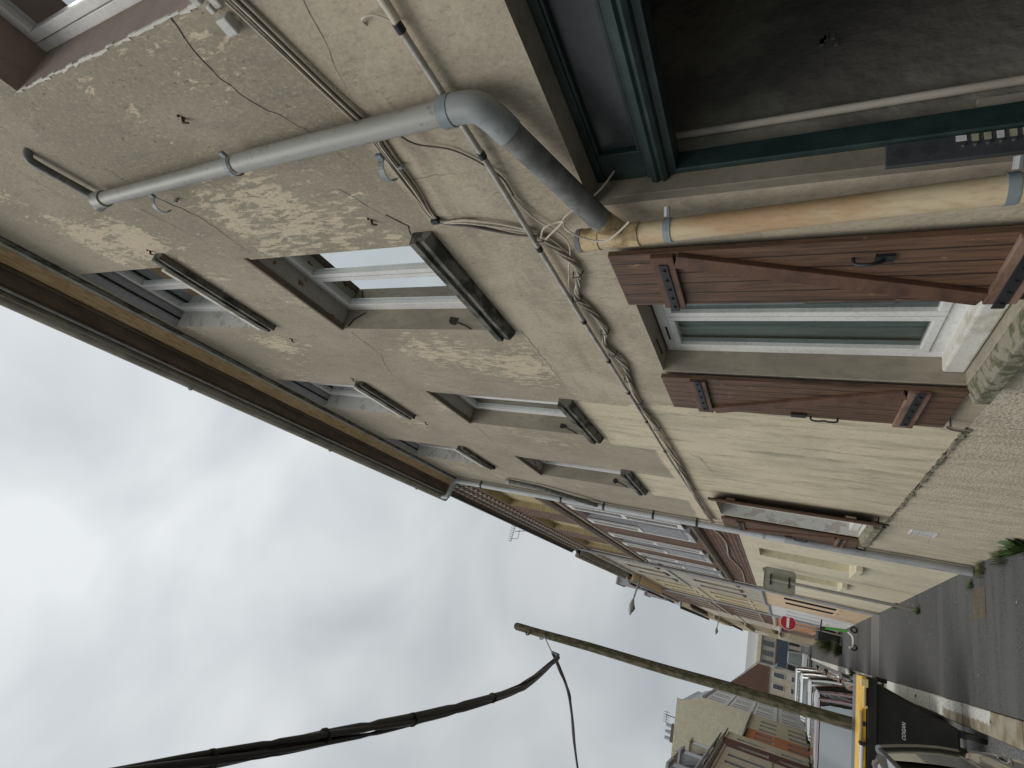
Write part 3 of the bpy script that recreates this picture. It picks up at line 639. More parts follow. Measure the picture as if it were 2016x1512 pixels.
for i, (p, wd) in enumerate(CR): crack(house, p, wd * .62, seed=i)
m = MB(); rr = random.Random(4)
yy = 3.8
while yy < 8.6:
    L = rr.uniform(.04, .12); t = rr.uniform(.008, .03); m.box(D - .012 - rr.random() * .01, D + .01, yy, yy + L, .975 + rr.uniform(-.012, .012), .975 + t); yy += L * rr.uniform(.9, 1.05)
obj('ledge_crumb', m, 'sill_mossy', house)
obj('ledge_crumb', MB().box(D - .007, D + .01, 3.78, 8.6, .985, .994), 'crack', house)
rust_m = simple('rust', (.10, .045, .03), .9, .4, 20)
for (cy, cz) in ((1.56, 5.985), (2.86, 5.95), (3.72, 5.97), (1.52, 3.85), (5.0, 5.9), (.78, 4.33)):
    m = MB().tube([(D + .005, cy, cz), (D - .02, cy + .012, cz - .006), (D - .022, cy + .02, cz - .035)], [.008, .007, .004], 6).tube([(D + .005, cy - .012, cz + .006), (D - .008, cy - .01, cz + .012)], .006, 5)
    obj('rusty_stub', m, rust_m, house)
m = MB()
for (cy, cz, s_) in ((2.655, 4.06, .05), (4.80, 4.0, .045), (6.98, 4.0, .045)):
    pts = [(D + .07 + math.cos(a) * s_ * rr.uniform(.5, 1), cy - .003, cz + math.sin(a) * s_ * rr.uniform(.6, 1.1)) for a in [k * .78 for k in range(8)]]; m.poly(pts)
    m.tube([(D + .06, cy - .002, cz - .03), (D + .03, cy - .002, cz - .12), (D + .005, cy - .002, cz - .17)], .006, 4)
m.tube([(D + .14, 2.652, 4.93), (D + .08, 2.652, 5.03), (D + .02, 2.652, 5.06)], .006, 4)
obj('render_hole', m, 'crack', house)

# ------------------------------------------------------------------ pipes on the near house
px = D - .075
t = thing('drainpipe', 'fat grey plastic waste pipe dropping down the wall then slanting with an elbow', 'pipe', (px, 1.0, 2.6))
obj('pipe', MB().tube([(px, 1.03, 5.50), (px, 1.0, 4.17)], .037, 24), 'pipe_grey', t, smooth=True)
obj('pipe', MB().tube([(px, 1.0, 4.18), (px, .985, 2.98)], .043, 24), 'pipe_grey', t, smooth=True)
obj('collar', MB().tube([(px, 1.03, 5.53), (px, 1.03, 5.44)], .046, 24), 'pipe_grey', t, smooth=True)
el = spline([(px, .985, 3.02), (px, .985, 2.94), (px - .004, 1.0, 2.885), (px - .006, 1.05, 2.85), (px - .008, 1.11, 2.825)], 6)
obj('elbow', MB().tube(el, .052, 24), M.setdefault('elbow_grey', metal_pipe('elbow_grey', (.31, .325, .32), (.24, .265, .27))), t, smooth=True)
obj('collar', MB().tube([(px, .985, 3.03), (px, .985, 2.985)], .055, 24), 'pipe_blue', t, smooth=True)
obj('pipe', MB().tube([(px - .006, 1.07, 2.84), (px - .012, 1.60, 2.625)], .047, 24), 'pipe_dark', t, smooth=True)
obj('end_cap', MB().tube([(px - .02, 1.06, 5.56), (px, 1.04, 5.46)], [.03, .036], 16), 'pipe_dark', t, smooth=True)
t2 = obj('waste_pipe', MB().tube(spline([(D + .01, .70, 5.66), (D - .03, .72, 5.68), (D - .04, .78, 5.67), (D - .04, 1.02, 5.60)], 5), .022, 14), 'pipe_dark', None, smooth=True, loc=(D, .9, 5.6))
tag(t2, 'short dark stained waste pipe running into the top of the fat grey pipe', 'pipe')
def bracket(name, y, z, dy, lbl):
    m = MB(); P = []
    for q in range(13):
        a = math.radians(-80 + 160 * q / 12); P.append((px - .052 * math.cos(a) * 1.0 - .0, y + dy + .05 * math.sin(a) * 1.0, z))
    pv = None
    for p in P:
        if pv: m.beam(pv, p, .004, .028, up=(0, 0, 1))
        pv = p
    m.box(D - .03, D - .002, y + dy + .045, y + dy + .055, z - .012, z + .012).box(px - .01, px + .005, y + dy - .075, y + dy - .045, z - .013, z + .013)
    o = obj('pipe_clamp', m, 'pipe_blue', None, loc=(D, y, z)); tag(o, lbl, 'clamp', 'clamps of the grey pipe'); return o
bracket('pipe_clamp', 1.0, 4.21, 0, 'blue-grey clamp closed round the fat grey pipe at mid height')
bracket('pipe_clamp', 1.13, 5.02, .0, 'blue-grey clamp hanging open beside the top of the fat grey pipe')
bracket('pipe_clamp', 1.15, 3.42, .02, 'blue-grey clamp hanging open beside the pipe just above the grey elbow')
# yellow stack
yx = D - .095
def ys_(z): return 1.692 - (2.73 - z) * .062
t = thing('soil_pipe', 'yellow stained vertical soil pipe with grey collars beside the doorway', 'pipe', (yx, 1.6, .1))
obj('pipe', MB().tube([(yx, ys_(2.74), 2.74), (yx, ys_(0.05), 0.0)], .044, 24), 'pipe_yellow', t, smooth=True)
obj('socket', MB().tube([(yx, ys_(2.735), 2.735), (yx, ys_(2.66), 2.66)], .048, 24), 'pipe_stain', t, smooth=True)
obj('socket', MB().tube([(yx, ys_(2.60), 2.60), (yx, ys_(2.49), 2.49)], .049, 24), 'pipe_stain', t, smooth=True)
obj('end_cap', MB().tube([(yx, ys_(2.755), 2.757), (yx, ys_(2.735), 2.737)], .050, 24), 'pipe_dark', t, smooth=True)
obj('branch', MB().tube([(px - .014, 1.595, 2.627), (yx + .004, 1.68, 2.565)], [.05, .045], 20), 'pipe_stain', t, smooth=True)
for zc in (2.375, 1.385, .5):
    c = obj('collar', MB().tube([(yx, ys_(zc + .014), zc + .014), (yx, ys_(zc - .014), zc - .014)], .0475, 24), 'pipe_blue', t, smooth=True)
    obj('screw', MB().tube([(yx + .02, ys_(zc) - .055, zc), (yx + .05, ys_(zc) - .075, zc)], .012, 8), 'zinc', c)
# conduit
t = thing('conduit', 'long thin steel conduit running level along the wall with black couplers', 'conduit', (D, 4, 2.9))
cy = [(.30, 3.045), (.68, 3.035), (1.2, 3.015), (2.46, 3.005), (3.66, 2.985), (5.28, 2.965), (8.15, 2.885)]
obj('tube', MB().tube([(D - .03, a, b) for a, b in cy], .0125, 12), 'conduit', t, smooth=True)
def zc_(y):
    for (a, b), (c, d) in zip(cy, cy[1:]):
        if a <= y <= c: return b + (d - b) * (y - a) / (c - a)
    return cy[-1][1]
for yy in (.695, 1.21, 1.79, 2.47, 2.98, 3.5, 4.1, 4.9):
    obj('coupler', MB().tube([(D - .03, yy, zc_(yy)), (D - .03, yy + .03, zc_(yy + .03))], .0155, 12), 'iron', t, smooth=True)
obj('coupler', MB().tube([(D - .03, .60, 3.03), (D - .03, .69, 3.03)], [.014, .015], 12), 'cable_cream', t, smooth=True)
# cables
def cable(name, pts, r, mat, label, n=8, x=None):
    o = obj(name, MB().tube(spline(pts, n), r, 6), mat, None, smooth=True, loc=pts[0]); tag(o, label, 'cable'); return o
rc = random.Random(11)
t = thing('cable_bundle', 'bundle of cream and brown cables passing behind the fat grey pipe', 'cables', (D, 1.0, 3.4))
base = [(.30, 3.61), (.50, 3.55), (.82, 3.484), (1.03, 3.435), (1.13, 3.437), (1.35, 3.45), (1.564, 3.464)]
for k in range(6):
    o_ = [( D - .008 - .006 * (k % 3) - rc.random() * .004, y + rc.uniform(-.004, .004), z + (k - 2.5) * .009 + rc.uniform(-.006, .006)) for y, z in base]
    tail = [[(1.60, 3.30), (1.66, 3.12), (1.72, 2.985)], [(1.62, 3.28), (1.70, 3.10), (1.735, 2.985)], [(1.585, 3.30), (1.62, 3.15), (1.70, 2.99)]][k % 3]
    o_[-1] = (D - .01, 1.564, 3.464 + (k - 2.5) * .004)
    if k < 5: o_ += [(D - .012 - .003 * k, a + rc.uniform(-.012, .012), b) for a, b in tail]
    obj('strand', MB().tube(spline(o_, 6), (.0045 if k % 2 else .0055), 6), ('cable_cream', 'cable_brown', 'cable_cream', 'cable_cream', 'cable_brown', 'cable_cream')[k], t, smooth=True)
obj('clip', MB().box(D - .03, D, 1.55, 1.575, 3.445, 3.485).box(D - .028, D, 1.045, 1.06, 3.40, 3.47), 'iron', t, bevel=.002)
cable('thin_cable', [(D - .09, 1.0, 3.262), (D - .03, 1.12, 3.264), (D - .012, 1.20, 3.13), (D - .012, 1.345, 3.01), (D - .02, 1.46, 2.99)], .0035, 'cable_brown', 'single thin brown cable arching from the fat grey pipe down to the steel conduit')
cable('thin_cable', [(D + .01, .70, 3.17), (D - .02, .66, 3.15), (D - .02, .66, 3.10), (D - .02, .71, 3.035)], .004, 'cable_cream', 'short white cable stub poking out of a scar in the render above the conduit')
t = thing('cable_bundle', 'plaited bundle of cream and brown cables snaking along the conduit above the shuttered window', 'cables', (D, 4, 2.95))
wave = [(1.723, 2.985), (1.849, 2.928), (1.996, 2.887), (2.12, 2.92), (2.245, 2.976), (2.376, 2.945), (2.605, 2.915), (2.799, 2.965), (3.046, 2.917), (3.288, 2.94), (3.708, 2.96), (4.265, 2.925), (5.213, 2.918), (5.9, 2.915), (6.8, 2.905), (7.6, 2.885), (8.2, 2.865)]
for k in range(8):
    P = []
    W = spline([(0, a, b) for a, b in wave], 8)
    ph = k * .9
    for j, p in enumerate(W):
        am = (.010 + .006 * math.sin(j * .21 + k)) * (1 + .17 * max(0, p.y - 3))
        P.append((D - .022 - .009 * math.sin(j * .42 + ph) - .004 * max(0, p.y - 3), p.y, p.z - .008 + am * math.cos(j * .42 + ph)))
    obj('strand', MB().tube(P, [(.0048 if k % 2 else .0060) * (1 + .10 * max(0, q.y - 2.6) if False else 1 + .09 * max(0, q[1] - 2.8)) for q in P], 5), 'cable_cream' if k in (0, 2, 3, 5) else 'cable_brown', t, smooth=True)
wr = MB()
for yy, zz in ((1.74, 2.98), (2.03, 2.893), (2.25, 2.97), (2.62, 2.918), (2.9, 2.945), (3.3, 2.94), (3.72, 2.955), (4.3, 2.925), (4.9, 2.92), (5.6, 2.915), (6.4, 2.905)):
    wr.tube([(D - .005, yy, zz - .028), (D - .04, yy + .004, zz - .02), (D - .042, yy + .006, zz + .02), (D - .005, yy + .01, zz + .028)], .003, 5)
obj('cable_tie', wr, 'iron', t)
cable('thin_cable', [(D - .03, 1.74, 2.975), (D - .03, 1.665, 2.925), (D - .03, 1.636, 2.83), (D - .14, 1.56, 2.76), (D - .15, 1.61, 2.70), (D - .158, 1.63, 2.62), (D - .155, 1.60, 2.56), (D - .13, 1.56, 2.50)], .0045, 'cable_cream', 'loose cream cable looping over the top of the yellow soil pipe')
cable('thin_cable', [(D - .03, 1.75, 2.96), (D - .03, 1.70, 2.90), (D - .03, 1.65, 2.84), (D - .02, 1.61, 2.80), (D + .01, 1.57, 2.70), (D + .05, 1.55, 2.64), (D + .12, 1.54, 2.60)], .0045, 'cable_cream', 'cream cable bending round the corner into the dark doorway')
cable('thin_cable', [(D - .02, 1.46, 2.995), (D - .02, 1.60, 2.96), (D - .018, 1.78, 2.86), (D - .018, 2.0, 2.93), (D - .02, 2.2, 2.99), (D - .02, 2.5, 3.0)], .0038, 'cable_cream', 'thin cream cable sagging under the conduit above the yellow pipe')
# grey downpipe at the end of the house
dxp = D - .075
t = thing('downpipe', 'long pale grey rainwater downpipe at the far corner of the beige house', 'pipe', (dxp, 8.35, -.1))
obj('pipe', MB().tube([(dxp, 8.36, 7.45), (dxp, 8.36, 1.9)], .048, 20), 'downpipe', t, smooth=True)
obj('pipe', MB().tube([(dxp, 8.36, 1.92), (dxp, 8.34, gz(8.3) + .02)], .054, 20), M['zinc'], t, smooth=True)
obj('elbow', MB().tube(spline([(D - .40, 8.40, 7.70), (D - .40, 8.40, 7.60), (D - .36, 8.39, 7.55), (D - .16, 8.37, 7.52), (dxp, 8.36, 7.44), (dxp, 8.36, 7.36)], 6), .045, 18), 'downpipe', t, smooth=True)
for zc in (6.9, 5.3, 4.55, 3.75, 3.1, 2.2, .75):
    obj('collar', MB().tube([(dxp, 8.36, zc), (dxp, 8.36, zc - .03)], .055, 20).box(dxp, D, 8.31, 8.335, zc - .025, zc - .005), 'iron' if zc > 3 else 'zinc', t, smooth=True)
t = thing('waste_pipe', 'short dark grey capped waste pipe slanting into the pale grey downpipe', 'pipe', (dxp, 8.0, 5.3))
obj('pipe', MB().tube([(D - .06, 7.62, 5.95), (D - .06, 7.72, 5.45), (dxp, 8.05, 4.95), (dxp, 8.33, 4.65)], .036, 16), 'pipe_dark', t, smooth=True)
obj('end_cap', MB().tube([(D - .06, 7.61, 6.0), (D - .06, 7.62, 5.94)], .045, 16), 'zinc', t, smooth=True)
# intercom and vent
t = thing('intercom', 'dark grey door entry panel with name labels and buttons inside the doorway', 'intercom', (1.56, 1.59, 1.4))
obj('panel', MB().box(1.503, 1.598, 1.586, 1.5995, .95, 1.689), simple('slate_grey_panel', (.065, .072, .078), .45, .15, 8), t, bevel=.002)
for q in range(12):
    z = 1.492 - q * .0295
    o = obj('name_label', MB().box(1.566, 1.594, 1.5845, 1.586, z - .0085, z + .0085) if q else MB().box(1.572, 1.594, 1.5845, 1.586, z - .009, z + .017), ('white' if q in (0, 3) else 'bin_cream') if q in (0, 3) else simple('yellowed_label', (.42, .40, .28), .6, .2, 40), t)
    obj('button', MB().tube([(1.553, 1.586, z), (1.553, 1.580, z)], .0055, 10), 'chrome', t, smooth=True)
m = MB()
for cx in (1.545, 1.545):
    pass
for (zc) in (1.647, 1.575):
    for a in range(-4, 5):
        for b in range(-3, 4):
            if a * a / 16 + b * b / 9 <= 1: m.box(1.552 + b * .008 - .0012, 1.552 + b * .008 + .0012, 1.5848, 1.586, zc + a * .006 - .0012, zc + a * .006 + .0012)
obj('speaker_grille', m, 'crack', t)
t = thing('vent_grille', 'small white louvred vent on the rough plinth near the downpipe', 'vent', (D, 6.9, .65))
obj('frame', MB().box(D - .012, D + .002, 6.82, 6.835, .53, .75).box(D - .012, D + .002, 7.005, 7.02, .53, .75).box(D - .0115, D + .002, 6.835, 7.005, .735, .75).box(D - .0115, D + .002, 6.835, 7.005, .53, .545), 'white_paint', t)
m = MB()
for q in range(7): z = .555 + q * .026; m.hexa([(D - .002, 6.836, z), (D - .010, 6.836, z - .008), (D - .010, 7.004, z - .008), (D - .002, 7.004, z), (D - .001, 6.836, z + .004), (D - .008, 6.836, z - .004), (D - .008, 7.004, z - .004), (D - .001, 7.004, z + .004)])
obj('slat', m, 'grey_paint', t)
#PART2
# ------------------------------------------------------------------ generic street houses
def street_house(name, label, cat, X0, s, y0, y1, ztop, mat, wins, depth=.15, deep=7, zg=None, roofmat='slate', roofh=2.2, wall_top=None, bands=(), gable=None, gf=None, group=None):
    """X0 facade plane, s=+1 house lies towards +x. wins: (ya,yb,za,zb,jamb,fill,sill)"""
    zb = min(gz(y0), gz(y1)) - .4
    t = thing(name, label, cat, (X0 + s * 2, (y0 + y1) / 2, gz((y0 + y1) / 2)), group)
    hs = [tuple(w_[:4]) for w_ in wins]
    def wallpart(nm, mt, za, zc, x):
        m = MB(); grid_wall(m, x, [y0, y1], [za, zc], [h for h in hs if h[2] < zc and h[3] > za]); return m
    if gf:
        gz_top, gm = gf
        m = MB(); grid_wall(m, X0 - s * .012, [y0, y1], [zb, gz_top], [h for h in hs if h[3] <= gz_top]); 
        m.quad((X0 - s * .012, y0, gz_top), (X0, y0, gz_top), (X0, y1, gz_top), (X0 - s * .012, y1, gz_top)); obj('ground_floor_wall', m, gm, t)
        m = MB(); grid_wall(m, X0, [y0, y1], [gz_top, ztop], [h for h in hs if h[2] >= gz_top])
    else:
        m = MB(); grid_wall(m, X0, [y0, y1], [zb, ztop], hs)
    xb = X0 + s * deep
    for yy in (y0, y1): m.quad((X0 - (s * .012 if gf else 0), yy, zb), (xb, yy, zb), (xb, yy, ztop), (X0, yy, ztop))
    m.quad((xb, y0, zb), (xb, y1, zb), (xb, y1, ztop), (xb, y0, ztop)); obj('wall', m, mat, t)
    for h in wins:
        ya, yb, za, zc, jm, fm, sl = h; x1 = X0 + s * depth; x0 = X0 - (s * .012 if gf and zc <= gf[0] else 0)
        j = MB().quad((x0, ya, za), (x1, ya, za), (x1, ya, zc), (x0, ya, zc)).quad((x0, yb, za), (x1, yb, za), (x1, yb, zc), (x0, yb, zc))
        j.quad((x0, ya, zc), (x1, ya, zc), (x1, yb, zc), (x0, yb, zc)).quad((x0, ya, za), (x1, ya, za), (x1, yb, za), (x0, yb, za)); obj('jamb', j, jm, t)
        fr = 'white_paint' if fm in ('grey_glass', 'dark_open') else fm
        if fr != fm:
            a = .05; m = MB().box(x1, x1 + s * .05, ya, ya + a, za, zc).box(x1, x1 + s * .05, yb - a, yb, za, zc).box(x1, x1 + s * .049, ya + a, yb - a, za, za + a).box(x1, x1 + s * .049, ya + a, yb - a, zc - a, zc)
            m.box(x1, x1 + s * .048, (ya + yb) / 2 - .025, (ya + yb) / 2 + .025, za + a, zc - a); wo = obj('window', m, 'white_paint', t)
            obj('pane', MB().quad((x1 + s * .03, ya, za), (x1 + s * .03, yb, za), (x1 + s * .03, yb, zc), (x1 + s * .03, ya, zc)), fm, wo)
        else:
            obj('blind_panel', MB().quad((x1, ya, za), (x1, yb, za), (x1, yb, zc), (x1, ya, zc)), fm, t)
        if sl: obj('sill', MB().box(X0 - s * (.10 if y0 < 12 else .04), X0 + s * .05, ya - .06, yb + .06, za - .10, za - .004), sl, t, bevel=.01)
    for (za, zc, pr, mt) in bands: obj('string_course', MB().prism([(X0 + s * .02, za), (X0 - s * pr * .6, za + .01), (X0 - s * pr, (za + zc) / 2), (X0 - s * pr, zc), (X0 + s * .02, zc)], y0 + .01, y1 - .01), mt, t)
    if gable:
        ym = (y0 + y1) / 2; m = MB(); m.quad((X0 - s * .2, y0, ztop), (X0 - s * .2, y1, ztop), (xb, y1, ztop), (xb, y0, ztop))
    xm = (X0 + xb) / 2; ov = .25
    m = MB(); zr = ztop + .02
    m.hexa([(X0 - s * ov, y0, zr), (xm, y0, zr + roofh), (xm, y1, zr + roofh), (X0 - s * ov, y1, zr), (X0 - s * ov, y0, zr + .09), (xm, y0, zr + roofh + .09), (xm, y1, zr + roofh + .09), (X0 - s * ov, y1, zr + .09)])
    m.hexa([(xm, y0, zr + roofh), (xb, y0, zr), (xb, y1, zr), (xm, y1, zr + roofh), (xm, y0, zr + roofh + .09), (xb, y0, zr + .09), (xb, y1, zr + .09), (xm, y1, zr + roofh + .09)])
    for yy in (y0 + .003, y1 - .003): m.poly([(X0, yy, zr - .02), (xb, yy, zr - .02), (xm, yy, zr + roofh)])
    rf_ = obj('roof', m, roofmat, t)
    return t, rf_
def gutter_run(t, X0, s, y0, y1, z, mat='gutter', r=.06, off=.30):
    g = obj('gutter', MB().tube([(X0 - s * off, y0, z), (X0 - s * off, y1, z)], r, 12), mat, t, smooth=True); return g

# brick house next door
H2 = (8.63, 17.2)
w1s = [(9.45, 10.28), (12.35, 13.18), (15.25, 16.1)]
wins = [(a, b, 3.42, 5.45, 'grey_paint', 'grey_glass', 'grey_paint') for a, b in w1s]
wins += [(a, b, 6.15, 7.45, 'brick_yel', 'brick_yel', None) for a, b in [(9.0, 10.75), (11.9, 13.6), (14.8, 16.5)]]
wins += [(10.05, 10.90, .93, 2.30, 'cream', 'cream', 'cream'), (12.62, 13.48, .90, 2.30, 'cream', 'cream', 'cream')]
t, rf_ = street_house('brick_house', 'red and yellow brick terraced house with cream ground floor and white louvred shutters', 'house', D, 1, H2[0], H2[1], 8.05, 'brick_red', wins, .14, gf=(2.55, 'cream'),
                      bands=[(5.72, 5.9, .10, 'soffit_brown'), (3.13, 3.24, .09, 'soffit_brown'), (5.62, 5.66, .03, 'pale'), (6.0, 6.04, .015, 'pale'), (7.6, 7.66, .03, 'pale')])
random.seed(21)
for row, (zz, pr) in enumerate(((7.60, .05), (7.76, .10), (7.90, .15))):
    m = MB(); y = H2[0] + .02
    while y < H2[1] - .1: m.box(D - pr, D + .01, y + .09 * (row % 2), y + .10 + .09 * (row % 2), zz, zz + .10); y += .20
    obj('brick_corbel', m, 'reveal_pink' if row != 1 else 'plaster_grey', t)
    obj('corbel_course', MB().box(D - pr - .012, D + .01, H2[0] + .01, H2[1] - .01, zz + .10, zz + .135), 'soffit_brown' if row else 'brick_red', t)
obj('fascia', MB().box(D - .2, D + .02, H2[0] + .012, H2[1] - .012, 8.04, 8.10), 'soffit_brown', t)
gutter_run(t, D, 1, H2[0] + .02, H2[1] - .05, 8.12, 'iron', .055, .20)
for (a, b) in w1s:
    for (c, d) in ((a - .44, a - .03), (b + .03, b + .44)):
        sh = obj('louvred_shutter', MB().box(D - .045, D - .012, c, c + .05, 3.42, 5.45).box(D - .045, D - .012, d - .05, d, 3.42, 5.45).box(D - .0445, D - .0125, c + .05, d - .05, 3.42, 3.5).box(D - .0445, D - .0125, c + .05, d - .05, 5.37, 5.45).box(D - .0445, D - .0125, c + .05, d - .05, 4.38, 4.46), 'white_paint', t)
        m = MB()
        for (z0_, z1_) in ((3.5, 4.38), (4.46, 5.37)):
            n = int((z1_ - z0_) / .045)
            for q in range(n): z = z0_ + q * .045; m.hexa([(D - .040, c + .05, z), (D - .018, c + .05, z + .022), (D - .018, d - .05, z + .022), (D - .040, d - .05, z), (D - .040, c + .05, z + .008), (D - .018, c + .05, z + .030), (D - .018, d - .05, z + .030), (D - .040, d - .05, z + .008)])
        obj('slat', m, 'white_paint', sh)
    m = MB()
    for q in range(10): m.tube([(D - .07, a + .03 + q * (b - a - .06) / 9, 3.45), (D - .07, a + .03 + q * (b - a - .06) / 9, 4.3)], .008, 5)
    m.tube([(D - .07, a - .02, 4.3), (D - .07, b + .02, 4.3)], .014, 6).tube([(D - .07, a - .02, 3.5), (D - .07, b + .02, 3.5)], .012, 6)
    obj('railing', m, 'grey_paint', t)
obj('wall_cable', MB().tube(spline([(D - .02, 8.7, 2.95), (D - .02, 10, 2.82), (D - .02, 12, 2.9), (D - .02, 14, 2.78), (D - .02, 17, 2.85)], 8), .012, 5), 'cable_cream', t)
tp = thing('antenna', 'rake-shaped television antenna above the dark gutter of the brick house', 'antenna', (1.25, 14.2, 8.05))
obj('mast', MB().tube([(1.42, 14.2, 8.05), (1.24, 14.2, 8.85)], .012, 6), 'zinc', tp)
obj('boom', MB().tube([(1.42, 14.2, 8.88), (.93, 14.2, 8.92)], .01, 6).tube([(1.3, 14.2, 8.72), (1.05, 14.2, 8.72), (1.02, 14.2, 8.9)], .01, 6), 'zinc', tp)
for q in range(8): obj('element', MB().tube([(.95 + q * .06, 14.05, 8.93), (.95 + q * .06, 14.35, 8.97)], .006, 4).tube([(.95 + q * .06, 14.2, 8.90), (.95 + q * .06, 14.2, 9.0)], .005, 4), 'zinc', tp)
tp = thing('downpipe', 'dark grey downpipe between the brick house and the grey plaster house', 'pipe', (D - .08, 17.15, -.3))
obj('pipe', MB().tube([(D - .18, 17.1, 8.1), (D - .08, 17.15, 7.9), (D - .08, 17.15, gz(17) + .0)], .05, 10), 'zinc', tp, smooth=True)
obj('elbow', MB().tube([(D - .2, 17.05, 8.16), (D - .17, 17.1, 8.05)], .06, 10), 'iron', tp, smooth=True)

# houses further down the right side
def grid_w(ys, zs, wd, jm='pale', fm='grey_glass', sl=None): return [(a, a + wd, z0_, z1_, jm, fm, sl) for a in ys for (z0_, z1_) in zs]
wins = grid_w([18.2, 20.2, 22.2], [(3.2, 4.7), (5.7, 7.1)], .8, 'reveal', 'wood_grey', 'sill')
wins += [(19.2, 19.95, .45, 1.85, 'dark_open', 'dark_open', 'peach'), (21.0, 21.75, .40, 1.80, 'dark_open', 'dark_open', 'peach')]
t, r_ = street_house('plaster_house', 'grey stained plaster house with a peach ground floor and two dark windows', 'house', D + .004, 1, 17.22, 24.0, 7.85, 'plaster_grey', wins, .12, gf=(2.4, 'peach'), bands=[(2.4, 2.5, .08, 'grey_paint'), (5.25, 5.32, .05, 'grey_paint'), (7.6, 7.7, .1, 'pale')])
gutter_run(t, D, 1, 17.3, 23.9, 7.95, 'gutter', .07, .3)
obj('soffit', MB().box(D - .26, D, 17.3, 23.98, 7.80, 7.86), 'gutter', t)
wins = grid_w([24.8, 27.0, 29.2], [(3.1, 4.6), (5.5, 6.9)], .85, 'ochre', 'grey_glass', 'pale') + [(25.5, 26.3, -.45, 1.7, 'white_paint', 'white_paint', None), (28, 28.9, .2, 1.7, 'white_paint', 'grey_glass', 'pale')]
t, r_ = street_house('ochre_house', 'ochre rendered house with a white ground floor behind the grey plaster house', 'house', D, 1, 24.0, 31.0, 7.7, 'ochre', wins, .12, gf=(2.3, 'white_paint'), bands=[(2.3, 2.42, .08, 'grey_paint'), (4.95, 5.05, .05, 'pale')])
obj('soffit', MB().box(D - .34, D, 24.02, 30.98, 7.62, 7.68), 'soffit_orange', t); gutter_run(t, D, 1, 24.05, 30.9, 7.72, 'zinc', .06, .36)
obj('downpipe', MB().tube([(D - .07, 30.8, 7.7), (D - .07, 30.8, -.5)], .05, 8), 'zinc', t, smooth=True)
wins = grid_w([32, 35, 38, 41, 44], [(.0, 1.6), (3.0, 4.6), (5.7, 7.2)], 1.0, 'pale', 'grey_glass', 'pale')
t, r_ = street_house('red_brick_house', 'tall dark red brick house with a pale dormer rising above its neighbours', 'house', D, 1, 31.0, 46, 9.3, 'brick_red', wins, .12, roofmat='tile', roofh=2.6, gf=(2.1, 'orange'), bands=[(2.1, 2.3, .1, 'pale'), (5.1, 5.2, .06, 'pale'), (9.0, 9.2, .15, 'pale')])
for yy in (33, 41):
    dm = obj('dormer', MB().box(D - .28, D + 1.6, yy, yy + 1.8, 9.2, 10.6).prism([(D - .34, 10.6), (D + 1.6, 10.6), (D + 1.6, 10.7), (D - .34, 10.7)], yy - .1, yy + 1.9), 'grey_paint', t)
    obj('window', MB().box(D - .30, D - .285, yy + .25, yy + 1.55, 9.35, 10.4), 'grey_glass', dm)
wins = grid_w([47, 50, 53, 56], [(-.6, 1.3), (2.7, 4.3), (5.3, 6.8)], 1.0, 'pale', 'grey_glass', 'pale')
t, r_ = street_house('cream_house', 'cream house with a maroon shopfront halfway down the right side of the street', 'house', D, 1, 46, 58, 8.0, 'pale', wins, .12, gf=(1.8, 'maroon'), bands=[(1.8, 2.0, .12, 'white_paint'), (4.7, 4.8, .06, 'pale')], roofmat='tile')
gutter_run(t, D, 1, 46.1, 57.9, 8.05, 'zinc', .07)
wins = grid_w([59.5, 63, 66.5, 70, 73.5, 77, 80.5], [(-1, 1.0), (2.4, 4.4), (5.2, 7.2), (8.0, 9.8)], 1.6, 'ochre', 'grey_glass', None)
t, r_ = street_house('balcony_block', 'yellowish block with projecting balconies and a glazed penthouse far down the right side', 'building', D, 1, 58, 84, 10.6, 'ochre', wins, .2, deep=9, roofh=.4, bands=[(1.6, 1.75, .1, 'pale')])
for q, zz in enumerate((1.9, 4.8, 7.6)):
    bl = obj('balcony', MB().box(D - .35, D, 59, 82, zz, zz + .14), 'pale', t)
    obj('balcony_front', MB().box(D - .35, D - .30, 59, 82, zz + .14, zz + 1.0), 'ochre' if q % 2 else 'brick_yel', bl)
pm = obj('penthouse', MB().box(D + .3, D + 7, 60, 82, 11.05, 13.0), 'white_paint', t); obj('pane', MB().box(D + .27, D + .299, 61, 81, 11.4, 12.7), 'grey_glass', pm)
wins = grid_w([86, 90, 94, 98, 102, 106], [(-1.7, .3), (1.8, 3.6), (4.4, 6.0)], 1.2, 'pale', 'grey_glass', None)
t, r_ = street_house('pale_house', 'long pale house last in the row on the right side of the street', 'house', D, 1, 84, 110, 7.6, 'pale', wins, .12, roofmat='tile')

# left side of the street
XL = -8.0
wins = grid_w([39.5, 42.5, 45.2, 48.4], [(-.4, 1.5), (1.95, 4.0)][:1], 1.0, 'pale', 'grey_glass', None) + grid_w([39.4, 42.2, 45.9, 48.7], [(2.3, 4.75)], .8, 'grey_paint', 'grey_glass', 'pale')
t, r_ = street_house('mansard_house', 'cream house with dark mansard roof and dormers at the left edge', 'house', XL, -1, 37, 52.3, 5.5, 'cream', wins, .2, roofmat='slate', roofh=1.2, bands=[(5.1, 5.25, .12, 'pale'), (5.3, 5.5, .35, 'gutter'), (1.75, 1.85, .06, 'gutter')])
gutter_run(t, XL, -1, 37, 52.3, 5.75, 'zinc', .08, .42)
mr_ = obj('mansard', MB().hexa([(XL - .2, 37, 5.6), (XL - 6, 37, 5.6), (XL - 6, 52.2, 5.6), (XL - .2, 52.2, 5.6), (XL - .9, 37, 7.6), (XL - 5, 37, 7.6), (XL - 5, 52.2, 7.6), (XL - .9, 52.2, 7.6)]), 'slate', t)
